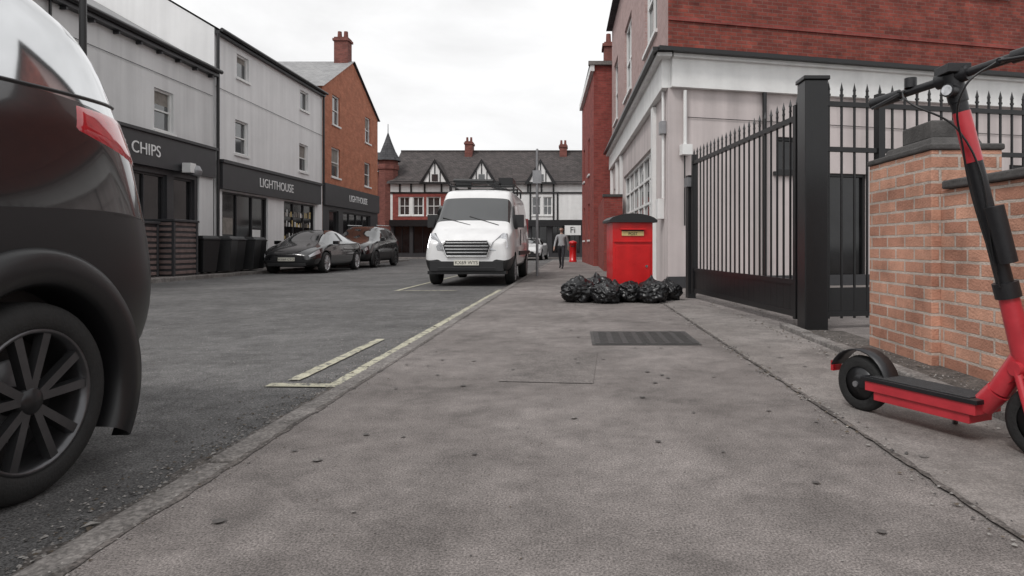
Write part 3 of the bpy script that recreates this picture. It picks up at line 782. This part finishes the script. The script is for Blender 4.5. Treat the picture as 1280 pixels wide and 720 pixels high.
def suv(name,loc,rz,scale=(1,1,1),fore=False,paint=m_carblk):
    e=empty(name,loc,rz,scale)
    if fore:
        st=[(-2.24,.42,.66,.66,.74,1.14,.64,1.34,.56),
        (-2.20,.36,.78,.66,.845,1.20,.74,1.52,.64),
        (-2.06,.31,.87,.67,.93,1.28,.825,1.74,.68),
        (-1.90,.29,.91,.68,.96,1.32,.865,1.85,.68),
        (-1.60,.27,.92,.68,.965,1.32,.885,1.93,.67),
        (-1.30,.26,.92,.68,.96,1.30,.885,1.96,.66),
        (-.80,.26,.92,.68,.95,1.26,.89,1.97,.65),
        (-.72,.26,.92,.68,.95,1.26,.89,1.97,.65)]
    else:
        st=[(-2.20,.42,.62,.60,.74,1.02,.70,1.08,.60),
        (-2.16,.34,.78,.60,.84,1.06,.79,1.16,.68),
        (-2.02,.28,.86,.62,.915,1.14,.85,1.30,.74),
        (-1.90,.26,.885,.63,.925,1.15,.865,1.42,.735),
        (-1.66,.25,.90,.64,.935,1.15,.87,1.60,.69),
        (-1.40,.24,.90,.66,.935,1.14,.875,1.67,.67),
        (-.80,.24,.90,.66,.93,1.10,.885,1.70,.66),
        (-.72,.24,.90,.66,.93,1.10,.885,1.70,.66)]
    k=1.13 if fore else 1
    st+=[(-.05,.24,.90,.66,.925,1.08*k,.885,1.70*k,.65),
        (.02,.24,.90,.66,.925,1.08*k,.885,1.695*k,.65),
        (.38,.24,.90,.66,.925,1.06*k,.88,1.64*k,.64),
        (1.12,.24,.90,.66,.925,1.03*k,.87,1.10*k,.74),
        (1.70,.25,.88,.64,.92,.97,.84,1.05,.66),
        (2.05,.28,.82,.60,.86,.86,.77,.93,.58),
        (2.16,.32,.74,.56,.78,.78,.70,.84,.52),
        (2.20,.40,.62,.54,.68,.72,.62,.78,.48)]
    mats=[paint,m_blackp,m_tint if fore else m_autoglass,m_taill,m_headl,m_bump]
    def sm(i,j):
        if j in (0,1,2): return 5 if (fore and j==2) else 1
        if fore and j==3 and i<=5: return 5
        if j==99: return 5 if fore else 0
        if j==98: return 1
        if not fore and i in (1,2) and j==4: return 3
        if i==13 and j==4: return 4
        if i in (3,) and j in (7,8): return 2
        if j==6 and i in (3,4,5,7,9) and (fore or i!=3): return 2
        if j==6 and i in (6,8): return 1
        if fore and j==6 and i==2: return 2
        if i==10 and j in (7,8,6): return 2
        return 0
    body=loft(e,st,sm,mats,((.925,-1.42),(.925,1.32)),.335)
    if fore:
        conform(body,e,[(-2.16,1.17),(-1.66,1.30),(-1.72,1.42),(-2.20,1.44)],m_taill,'tail_lamp')
        conform(body,e,[(-2.10,1.455),(-.6,1.375),(-.6,1.395),(-2.10,1.478)],m_black,'waist_trim',nu=30,nv=3,off=.008)
        conform(body,e,[(-2.2,.965),(-1.80,.985),(-1.80,.995),(-2.2,.975)],m_black,'bumper_seam',nv=2,off=.003)
    for wy in (-1.42,1.32):
        for sg in (-1,1):
            wheel(e,sg*.84,wy,.335,.23,m_alloyd if not fore else m_alloym,sg)
            w=MB()
            q=sg
            if fore: w.lathe([(.375,q*.80),(.378,q*.955),(.395,q*.978),(.44,q*.985),(.49,q*.975),(.51,q*.955),(.515,q*.88)],m_bump,(0,wy,.345),'x',64,a0=-30,a1=210)
            else: w.lathe([(.375,q*.80),(.378,q*.935),(.40,q*.95),(.45,q*.945),(.475,q*.915),(.475,q*.86)],m_blackp,(0,wy,.345),'x',48,a0=-28,a1=208)
            w.finish('wheel_arch_trim',e,local=True)
    w=MB()
    w.box((-.26,2.19,.42),(.26,2.225,.53),m_plate); w.box((-.26,-2.265 if fore else -2.235,.75),(.26,-2.19,.86),m_plate)
    w.box((-.5,2.15,.58),(.5,2.215,.72),m_black)
    for sg in (-1,1):
        w.box((sg*1.0-.1,.62,1.08*k),(sg*1.0+.1,.75,1.22*k),paint)
        w.box((sg*.915-.02,-.35,.98),(sg*.915+.02,-.15,1.0),m_chrome)
        w.tube((sg*.6,-1.5,1.74*(k+.02)),(sg*.6,.3,1.74*k),.018,m_chrome)
    w.finish('trim',e,local=True,bevel=.012)
    return e
def sedan(name,loc,rz,scale=(1,1,1),paint=m_carblk,wm=m_alloy,plate=None):
    e=empty(name,loc,rz,scale)
    st=[(-2.30,.42,.60,.60,.70,.84,.64,.90,.52),
        (-2.24,.30,.76,.56,.83,.92,.76,1.00,.62),
        (-1.98,.22,.85,.55,.90,.97,.83,1.07,.66),
        (-1.55,.20,.88,.55,.92,.97,.86,1.12,.66),
        (-.78,.19,.89,.55,.925,.95,.875,1.37,.57),
        (-.15,.19,.89,.55,.925,.94,.88,1.43,.56),
        (-.09,.19,.89,.55,.925,.94,.88,1.43,.56),
        (.42,.19,.89,.55,.925,.93,.88,1.385,.57),
        (1.25,.19,.88,.54,.92,.90,.865,.985,.72),
        (1.85,.20,.86,.52,.90,.78,.82,.85,.62),
        (2.15,.22,.79,.48,.84,.66,.74,.73,.54),
        (2.27,.26,.68,.44,.74,.58,.66,.64,.50),
        (2.32,.32,.56,.42,.62,.54,.56,.58,.44)]
    mats=[paint,m_blackp,m_autoglass,m_taill,m_headl]
    def sm(i,j):
        if j in (0,1): return 1
        if j in (98,): return 1
        if i>=10 and j==2: return 1
        if i in (0,1) and j==4: return 3
        if i in (9,10) and j==4: return 4
        if i==3 and j in (7,8): return 2
        if i in (4,6) and j==6: return 2
        if i==5 and j==6: return 1
        if i==7 and j in (6,7,8): return 2
        if i in (4,5,6) and j==8: return 2
        return 0
    loft(e,st,sm,mats,((.92,-1.42),(.92,1.42)),.335)
    for wy in (-1.42,1.42):
        for sg in (-1,1): wheel(e,sg*.825,wy,.335,.22,wm,sg)
    w=MB()
    w.box((-.26,2.30,.40),(.26,2.345,.51),m_plate); w.box((-.26,-2.34,.6),(.26,-2.28,.71),m_plate)
    w.box((-.6,2.2,.24),(.6,2.325,.33),m_blackp)
    for sg in (-1,1):
        w.box((sg*.98-.1,.72,.93),(sg*.98+.1,.84,1.05),paint)
        w.box((sg*.925-.012,-.3,.80),(sg*.925+.012,-.1,.82),m_chrome)
    w.finish('trim',e,local=True,bevel=.012)
    if plate: text(plate,(0,2.35,.455),(R(90),0,R(180)),.1,m_textk,e,local=True,ext=.002)
    return e

suv('parked_car',(-2.78,.75,RZ),R(180),(1,1,1.0),fore=True)
sedan('parked_car',(-9.0,22.2,RZ),R(180),plate='WX69 CYO')
suv('parked_car',(-9.0,27.2,RZ),R(180))
sedan('parked_car',(-2.9,41.5,RZ),R(176),paint=m_carwht)

# van
e=empty('white_van',(-2.33,16.35,RZ),R(180),(.98,1.0,.985))
st=[(-2.62,.45,.80,.70,.86,1.25,.84,2.12,.74),
    (-2.58,.36,.90,.70,.95,1.25,.93,2.24,.82),
    (-2.40,.32,.94,.70,.975,1.25,.95,2.27,.84),
    (.55,.32,.94,.70,.975,1.25,.95,2.28,.84),
    (.95,.32,.94,.70,.975,1.25,.95,2.25,.83),
    (1.15,.32,.94,.70,.975,1.25,.945,2.14,.82),
    (1.92,.31,.94,.68,.975,1.22,.93,1.34,.86),
    (2.05,.31,.94,.68,.975,1.18,.92,1.27,.84),
    (2.42,.29,.93,.64,.965,1.05,.89,1.16,.74),
    (2.60,.28,.88,.60,.93,.97,.84,1.05,.68),
    (2.68,.30,.80,.58,.86,.92,.78,.99,.62),
    (2.70,.36,.70,.56,.76,.88,.70,.94,.56)]
mats=[m_vanw,m_blackp,m_autoglass,m_headl]
def sm(i,j):
    if j in (0,): return 1
    if i>=7 and j in (1,2): return 1
    if j==1: return 1
    if i==5 and j in (7,8): return 2
    return 0
loft(e,st,sm,mats,((.975,-1.55),(.975,1.75)),.345)
for wy in (-1.55,1.75):
    for sg in (-1,1): wheel(e,sg*.86,wy,.345,.23,m_metal,sg,ns=6)
w=MB()
def hexa(mb,pts,y0,y1,mat):
    n=len(pts); a=[(x,y0,z) for x,z in pts]; b=[(x,y1,z) for x,z in pts]
    mb.poly(b[::-1],mat); 
    for i in range(n): mb.poly([a[i],a[(i+1)%n],b[(i+1)%n],b[i]],mat)
gp=[(-.52,.88),(-.44,.66),(.44,.66),(.52,.88),(.44,1.0),(-.44,1.0)]
hexa(w,gp,2.5,2.735,m_black)
for z,hw in ((.73,.43),(.80,.46),(.87,.48),(.94,.45)): w.box((-hw,2.72,z),(hw,2.755,z+.022),m_chrome)
for a,b in zip(gp,gp[1:]+gp[:1]): w.tube((a[0],2.735,a[1]),(b[0],2.735,b[1]),.016,m_chrome,n=8)
w.box((-.80,2.45,.34),(.80,2.73,.55),m_blackp); w.box((-.86,2.40,.27),(.86,2.68,.34),m_blackp)
w.box((-.62,2.725,.36),(.62,2.74,.42),m_black)
w.box((-.27,2.73,.465),(.27,2.755,.575),m_plate)
w.box((-.72,2.30,1.135),(.72,2.31,1.15),m_black)
for sg in (-1,1):
    P=[(.56,.96),(.50,.80),(.80,.76),(.88,.86),(.84,1.16),(.76,1.17)]
    ys=[2.72,2.725,2.66,2.60,2.46,2.47]
    a=[(sg*x,y,z) for (x,z),y in zip(P,ys)]; b2=[(sg*x,y-.25,z) for (x,z),y in zip(P,ys)]
    w.poly(a if sg<0 else a[::-1],m_headl)
    for i in range(6): w.poly([a[i],b2[i],b2[(i+1)%6],a[(i+1)%6]],m_black)
    w.box((sg*1.02-.12,1.38,1.32),(sg*1.02+.12,1.5,1.62),m_blackp); w.box((sg*.93-.06,1.42,1.28),(sg*.93+.06,1.48,1.36),m_blackp)
    w.box((sg*1.02-.10,1.365,1.35),(sg*1.02+.10,1.379,1.59),m_autoglass)
    V=[(sg*.962,1.66,1.33),(sg*.962,.68,1.33),(sg*.900,.68,1.86),(sg*.902,1.25,1.86)]
    w.poly(V if sg>0 else V[::-1],m_autoglass)
    w.box((sg*.985-.012,-2.4,.66),(sg*.985+.012,.9,.76),m_blackp)
    w.box((sg*.98-.012,.50,.9),(sg*.98+.012,.515,1.3),m_blackp)
    w.tube((sg*.975,-.6,.5),(sg*.97,-.6,1.25),.006,m_blackp,n=6)
    w.box((sg*.84-.09,-2.655,1.0),(sg*.84+.05,-2.6,1.7),m_taill)
w.finish('trim',e,local=True,bevel=.008)
text('KX69 WYS',(0,2.757,.52),(R(90),0,R(180)),.105,m_textk,e,local=True,ext=.002)
w=MB()
w.tube((-.6,1.93,1.36),(.1,1.72,1.57),.012,m_black,n=6); w.tube((.05,1.93,1.36),(.72,1.74,1.54),.012,m_black,n=6)
for y in (.5,-.5,-1.5): 
    w.box((-.82,y-.02,2.36),(.82,y+.02,2.40),m_black)
    for sg in (-1,1): w.box((sg*.8-.02,y-.03,2.22),(sg*.8+.02,y+.03,2.40),m_black)
for sg in (-1,1): w.tube((sg*.82,.6,2.42),(sg*.82,-2.1,2.42),.022,m_black,n=8)
for x in (-.45,-.15): w.tube((x,.75,2.45),(x,-2.3,2.45),.025,m_black,n=8)
for k in range(10): w.box((-.45,.6-k*.3,2.44),(-.15,.63-k*.3,2.465),m_black)
w.box((.25,.35,2.40),(.65,.58,2.56),m_black); w.box((-.78,-.2,2.41),(-.42,.5,2.60),m_black); w.tube((-.3,.6,2.5),(.7,.55,2.52),.05,m_black)
w.finish('roof_rack',e,local=True,bevel=.004,bseg=1)

# ------------------------------------------------------------------ e-scooter
e=empty('electric_scooter',(1.55,2.75,0))
w=MB()
Rw=Vector((1.40,3.12,.135)); Fw=Vector((1.75,2.40,.135))
d=(Fw-Rw).normalized(); sd=Vector((-d.y,d.x,0))
def wheel_s(mb,c,ax,r,wd):
    c=Vector(c); ax=ax.normalized(); a=Vector((0,0,1)); b=ax.cross(a).normalized(); a=b.cross(ax)
    m=Matrix(((ax.x,b.x,a.x,c.x),(ax.y,b.y,a.y,c.y),(ax.z,b.z,a.z,c.z),(0,0,0,1))); mb.M=m
    mb.lathe([(r*.6,-wd*.4),(r*.82,-wd*.5),(r*.96,-wd*.36),(r,0),(r*.96,wd*.36),(r*.82,wd*.5),(r*.6,wd*.4)],m_rubber,(0,0,0),'x',36)
    mb.lathe([(0,-wd*.45),(r*.3,-wd*.45),(r*.34,-wd*.3),(r*.6,-wd*.36),(r*.6,wd*.36),(r*.34,wd*.3),(r*.3,wd*.45),(0,wd*.45)],m_alloyd,(0,0,0),'x',28)
    mb.tube((-wd*.9,0,0),(wd*.9,0,0),.014,m_metal,n=10)
    mb.M=Matrix.Identity(4)
wheel_s(w,Rw,sd,.135,.065)
fax=Vector((.96,.28,0)).normalized()
wheel_s(w,Fw,fax,.14,.065)
w.finish('wheels',e)
w=MB()
m=Matrix(((sd.x*-1,d.x,0,0),(sd.y*-1,d.y,0,0),(0,0,1,0),(0,0,0,1)))
o=Rw.copy(); o.z=0
w.M=Matrix.Translation(o)@m
w.box((-.085,.08,.125),(.085,.60,.17),m_scred)
w.box((-.075,.12,.085),(.075,.57,.125),m_scred)
w.box((-.092,.06,.17),(.092,.61,.188),m_scblk)
w.box((-.075,.10,.188),(.075,.57,.192),m_grip)
w.box((-.05,.0,.12),(-.036,.14,.165),m_scblk); w.box((.036,.0,.12),(.05,.14,.165),m_scblk)
w.finish('deck',e,bevel=.012,bseg=3)
w=MB(); w.M=Matrix.Translation(o)@m
vs=[];fs=[];n=12
for k in range(n+1):
    a=R(5+k*150/n); 
    for x in (-.05,.05): vs.append((x,math.cos(a)*.162,.135+math.sin(a)*.162))
for k in range(n): fs.append((2*k,2*k+1,2*k+3,2*k+2))
w.grid(vs,fs,m_scblk,True)
w.box((-.03,-.172,.17),(.03,-.155,.22),m_taill)
w.tube((-.08,.42,.10),(-.17,.35,.008),.012,m_metal,n=8) 
g_=w.finish('mudguard',e); sol=g_.modifiers.new('s','SOLIDIFY'); sol.thickness=.006
w=MB()
Sb=Vector((1.735,2.47,.35)); St=Vector((1.475,2.50,1.44)); sdv=(St-Sb).normalized()
front_deck=o+d*.58; front_deck.z=.155
w.tube(front_deck,front_deck+d*.06+Vector((0,0,.07)),.045,m_scred,n=16); w.tube(front_deck+d*.06+Vector((0,0,.07)),Sb+Vector((0,0,.04)),.04,m_scred,r1=.04,n=16)
w.tube(Sb-sdv*.04,Sb+sdv*.26,.043,m_scred,r1=.036,n=18)
w.tube(Sb+sdv*.26,Sb+sdv*.32,.046,m_scblk,n=18)
w.tube(Sb+sdv*.32,St-sdv*.05,.031,m_scblk,n=18)
w.tube(St-sdv*.32,St-sdv*.12,.0325,m_scred,n=18)
w.tube(St-sdv*.08,St+sdv*.03,.036,m_scblk,n=18)
w.tube(Sb+sdv*.40-Vector((.0,.05,0)),Sb+sdv*.62-Vector((.0,.05,0)),.034,m_scblk,n=16)
for q in (-1,1):
    w.tube(Fw+fax*.052*q,Sb+fax*.045*q+Vector((0,0,-.02)),.016,m_scred,n=10)
w.tube(Sb-fax*.06-Vector((0,0,.02)),Sb+fax*.06-Vector((0,0,.02)),.028,m_scred,n=12)
vs=[];fs=[]
fd=Vector((-fax.y,fax.x,0))
for k in range(11):
    a=R(20+k*14)
    for q in (-.045,.045): vs.append(Fw+fd*math.cos(a)*.168+Vector((0,0,math.sin(a)*.168))+fax*q)
for k in range(10): fs.append((2*k,2*k+1,2*k+3,2*k+2))
w.grid(vs,fs,m_scred,True)
w.finish('stem',e,bevel=.003)
w=MB()
hd=Vector((.20,-.33,.045)).normalized(); H=St+sdv*.02
w.tube(H-hd*.30,H+hd*.30,.0165,m_scblk,n=14)
w.tube(H-hd*.345,H-hd*.215,.024,m_scblk,n=14); w.tube(H+hd*.215,H+hd*.345,.024,m_scblk,n=14)
w.tube(H-hd*.06,H+hd*.06,.03,m_scblk,n=14)
side=Vector((-.8,-.5,0)).normalized()
w.box((H.x-.045,H.y-.05,H.z+.01),(H.x+.045,H.y+.05,H.z+.045),m_scblk)
w.tube(H-sdv*.06+side*.02,H-sdv*.06+side*.065,.026,m_scblk,n=14); w.tube(H-sdv*.06+side*.065,H-sdv*.06+side*.07,.020,m_headl,n=14)
for q in (-1,1):
    b0=H+hd*.19*q; w.tube(b0,b0+side*.045-Vector((0,0,.01)),.011,m_scblk,n=8)
    w.tube(b0+side*.045-Vector((0,0,.01)),b0+side*.055+hd*.12*q-Vector((0,0,.035)),.007,m_scblk,n=8)
w.tube(H-hd*.17+Vector((0,0,.015)),H-hd*.17+Vector((0,0,.055)),.024,m_scblk,n=14)
w.finish('handlebars',e,bevel=.003)
def cable(pts,r,mat,parent,name='cable'):
    c=bpy.data.curves.new(name,'CURVE'); c.dimensions='3D'; c.bevel_depth=r; sp=c.splines.new('BEZIER'); sp.bezier_points.add(len(pts)-1)
    for b,p in zip(sp.bezier_points,pts): b.co=p; b.handle_left_type=b.handle_right_type='AUTO'
    c.materials.append(mat); o=bpy.data.objects.new(name,c); col.objects.link(o); o.parent=parent; o.matrix_parent_inverse=pinv(parent)
cable([H-hd*.19+side*.03,H-hd*.12+side*.10-Vector((0,0,.07)),St-sdv*.2+side*.055,Sb+sdv*.36+side*.045],.004,m_black,e)
cable([H+hd*.19+side*.03,H+hd*.10+side*.11-Vector((0,0,.09)),St-sdv*.28+side*.06,Sb+sdv*.30+side*.05],.004,m_black,e)

# ------------------------------------------------------------------ street furniture
def wheelie(x,y,rz):
    e=empty('wheelie_bin',(x,y,.03),rz)
    w=MB()
    vs=[(-.23,-.28,.05),(.23,-.28,.05),(.23,.25,.05),(-.23,.25,.05),(-.29,-.36,.95),(.29,-.36,.95),(.29,.32,.95),(-.29,.32,.95)]
    w.grid(vs,[(3,2,1,0),(4,5,6,7),(0,1,5,4),(1,2,6,5),(2,3,7,6),(3,0,4,7)],m_blackp)
    w.box((-.31,-.38,.95),(.31,.34,.99),m_blackp); w.box((-.29,-.34,.99),(.29,.30,1.07),m_blackp,taper=.85)
    w.tube((-.24,.40,.98),(.24,.40,.98),.018,m_blackp)
    w.finish('body',e,local=True,bevel=.015)
    w=MB()
    for sg in (-1,1): w.lathe([(0,-.03),(.09,-.03),(.1,0),(.09,.03),(0,.03)],m_rubber,(sg*.26,.25,.1),'x',20)
    w.finish('wheels',e,local=True)
for x,y,a in ((-10.5,17.95,75),(-10.35,18.7,100),(-10.5,19.4,84),(-10.4,20.2,97),(-10.6,20.9,80)): wheelie(x,y,R(a))
for y0,y1,h,xf in ((15.5,16.15,1.42,-10.55),(16.4,17.4,1.5,-10.3)):
    e=empty('slatted_bin_store',(-10.6,(y0+y1)/2,0)); w=MB()
    w.box((xf-.75,y0,.05),(xf-.02,y1,h-.06),m_dkfascia)
    z=.08
    while z<h-.15:
        w.box((xf-.018,y0+.05,z),(xf,y1-.05,z+.08),m_wood); w.box((xf-.7,y0-.02,z),(xf-.06,y0-.003,z+.08),m_wood); z+=.14
    for yy in (y0-.03,y1-.05): w.box((xf-.03,yy,.03),(xf+.02,yy+.07,h-.06),m_dkfascia)
    w.box((xf-.8,y0-.05,h-.06),(xf+.05,y1+.03,h),m_dkfascia)
    w.finish('slats',e,bevel=.006,bseg=1)
e=empty('sign_pole',(-1.05,17.3,0)); w=MB()
w.tube((-1.05,17.3,0),(-1.05,17.3,3.4),.038,m_metal); w.box((-1.17,17.24,2.5),(-.93,17.26,2.85),m_metal)
w.lathe([(.04,3.4),(.02,3.44),(0,3.44)],m_metal,(-1.05,17.3,0),'z',12); w.finish('pole',e)
e=empty('street_lamp',(-9.4,12.2,0)); w=MB()
w.tube((-9.4,12.2,0),(-9.4,12.2,1.3),.10,m_black); w.tube((-9.4,12.2,1.3),(-9.4,12.2,7.5),.075,m_black,r1=.055)
w.tube((-9.4,12.2,7.5),(-8.2,12.2,7.9),.035,m_black); w.box((-8.4,12.05,7.82),(-7.8,12.35,7.95),m_metal); w.finish('column',e)
e=empty('pillar_box',(-.16,33,0),0,(.8,.8,.8)); w=MB()
w.lathe([(.25,0),(.25,.12),(.22,.14),(.22,1.15),(.27,1.18),(.27,1.25),(.2,1.33),(0,1.38)],m_red,(0,0,0),'z',20); w.box((-.12,-.24,.98),(.12,-.21,1.04),m_black)
w.finish('body',e,local=True)

# ------------------------------------------------------------------ person walking
def person(loc,rz,h):
    e=empty('person',loc,rz,(h/1.75,)*3)
    E=[];pts=[];rad=[]
    def add(p,r,par=None):
        pts.append(p); rad.append(r)
        if par is not None: E.append((par,len(pts)-1))
        return len(pts)-1
    pel=add((0,0,.95),.135); sp=add((0,.01,1.1),.125,pel); ch=add((0,.0,1.3),.15,sp); nk=add((0,0,1.46),.06,ch); hd=add((0,.02,1.53),.055,nk)
    for sg,lf,af in ((-1,1,-1),(1,-1,1)):
        hip=add((sg*.09,0,.90),.095,pel); kn=add((sg*.10,lf*.16+.03,.50),.06,hip); an=add((sg*.10,lf*.27 if lf>0 else -.30,.09 if lf>0 else .14),.042,kn)
        add((sg*.11,(lf*.27 if lf>0 else -.30)+.17,.035 if lf>0 else .04),.038,an)
        sh=add((sg*.19,0,1.38),.065,ch); el=add((sg*.25,af*.10-.02,1.12),.045,sh); wr=add((sg*.26,af*.22+.04,.90),.03,el)
        pm=add((sg*.26,af*.25+.05,.83),.032,wr)
        for k in range(4):
            f1=add((sg*(.262),af*.27+.02+k*.02,.785-.004*abs(k-1.5)),.010,pm); add((sg*.25,af*.28+.02+k*.02,.745-.004*abs(k-1.5)),.008,f1)
        t1=add((sg*.235,af*.25+.09,.84),.011,wr); add((sg*.228,af*.25+.105,.80),.009,t1)
    me=bpy.data.meshes.new('body'); me.from_pydata(pts,E,[]); o=bpy.data.objects.new('body',me); col.objects.link(o)
    sk=o.modifiers.new('s','SKIN'); sk.use_smooth_shade=True
    for i,r in enumerate(rad): me.skin_vertices[0].data[i].radius=(r,r*(.78 if i in(0,1,2) else 1))
    me.skin_vertices[0].data[0].use_root=True
    ss=o.modifiers.new('u','SUBSURF'); ss.levels=2; ss.render_levels=2
    dg=bpy.context.evaluated_depsgraph_get(); nm=bpy.data.meshes.new_from_object(o.evaluated_get(dg)); o.modifiers.clear(); o.data=nm
    for m in (m_shirt,m_trous,m_skin,m_black): nm.materials.append(m)
    for p in nm.polygons:
        c=p.center; p.use_smooth=True
        p.material_index=3 if c.z<.085 else (1 if c.z<.97 and abs(c.x)<.19 else (2 if (c.z>1.45 or (abs(c.x)>.19 and c.z<.93)) else 0))
    o.parent=e
    bm=bmesh.new(); bmesh.ops.create_uvsphere(bm,u_segments=28,v_segments=20,radius=1)
    for v in bm.verts:
        c=v.co; x,y,z=c.x*.078,c.y*.097,c.z*.118
        if z<0: x*=1+z*2.2; y*=1+z*1.2
        if c.y>.9 and -.25<c.z<.1: y+=.022
        v.co=(x,y+.02,z+1.635)
    hm=bpy.data.meshes.new('head'); bm.to_mesh(hm); bm.free(); hm.materials.append(m_skin); hm.materials.append(m_hair)
    for p in hm.polygons:
        p.use_smooth=True; c=p.center; p.material_index=1 if (c.z>1.69 or (c.y<.02 and c.z>1.58)) else 0
    ho=bpy.data.objects.new('head',hm); col.objects.link(ho); ho.parent=e
    w=MB()
    for sg in (-1,1):
        w.lathe([(0,-.006),(.012,0),(0,.006)],m_black,(sg*.03,.108,1.645),'z',8); w.lathe([(0,-.02),(.014,0),(0,.025)],m_skin,(sg*.08,.015,1.63),'z',8)
    w.box((-.022,.105,1.575),(.022,.112,1.582),m_scred); w.finish('face',e,local=True)
person((-.52,23.0,0),R(170),1.5)

# ------------------------------------------------------------------ light
wd=bpy.data.worlds.new('World'); scene.world=wd; wd.use_nodes=True; nt=wd.node_tree; N=nt.nodes; L=nt.links
bg=N['Background']
sky=N.new('ShaderNodeTexSky'); sky.sky_type='NISHITA'; sky.sun_disc=False; sky.sun_elevation=R(52); sky.sun_rotation=R(215); sky.dust_density=3; sky.air_density=1.0
hs=N.new('ShaderNodeHueSaturation'); hs.inputs['Saturation'].default_value=.04; L.new(sky.outputs[0],hs.inputs['Color'])
tc=N.new('ShaderNodeTexCoord'); mp=N.new('ShaderNodeMapping'); mp.inputs['Scale'].default_value=(1,1,2.4); L.new(tc.outputs['Generated'],mp.inputs[0])
nz=N.new('ShaderNodeTexNoise'); nz.inputs['Scale'].default_value=2.6; nz.inputs['Detail'].default_value=7; nz.inputs['Roughness'].default_value=.55; nz.inputs['Distortion'].default_value=.4; L.new(mp.outputs[0],nz.inputs['Vector'])
cr=N.new('ShaderNodeMapRange'); cr.inputs[1].default_value=.32; cr.inputs[2].default_value=.68; cr.inputs[3].default_value=.84; cr.inputs[4].default_value=1.12; L.new(nz.outputs['Fac'],cr.inputs[0])
mx=N.new('ShaderNodeMix'); mx.data_type='RGBA'; mx.inputs['Factor'].default_value=.78; mx.inputs['B'].default_value=(8.1,8.1,8.15,1)
L.new(hs.outputs[0],mx.inputs['A'])
h2=N.new('ShaderNodeHueSaturation'); L.new(mx.outputs['Result'],h2.inputs['Color']); L.new(cr.outputs[0],h2.inputs['Value'])
L.new(h2.outputs[0],bg.inputs['Color']); bg.inputs['Strength'].default_value=.138
sl=bpy.data.lights.new('sun','SUN'); sl.energy=1.45; sl.angle=R(12); sl.color=(1,.97,.94)
so=bpy.data.objects.new('sun',sl); col.objects.link(so)
el=R(52); az=R(215)
dirv=Vector((math.sin(az)*math.cos(el),math.cos(az)*math.cos(el),math.sin(el)))
so.rotation_euler=dirv.to_track_quat('Z','Y').to_euler()

cam=bpy.data.cameras.new('camera'); co=bpy.data.objects.new('camera',cam); col.objects.link(co)
co.location=(0,0,.8); co.rotation_euler=(R(90),0,0)
cam.sensor_width=36; cam.lens=36*800/1280; cam.shift_x=-80/1280; cam.shift_y=-52/1280; cam.clip_start=.05; cam.clip_end=1500
scene.camera=co
scene.view_settings.view_transform='Standard'; scene.view_settings.look='None'; scene.view_settings.exposure=0
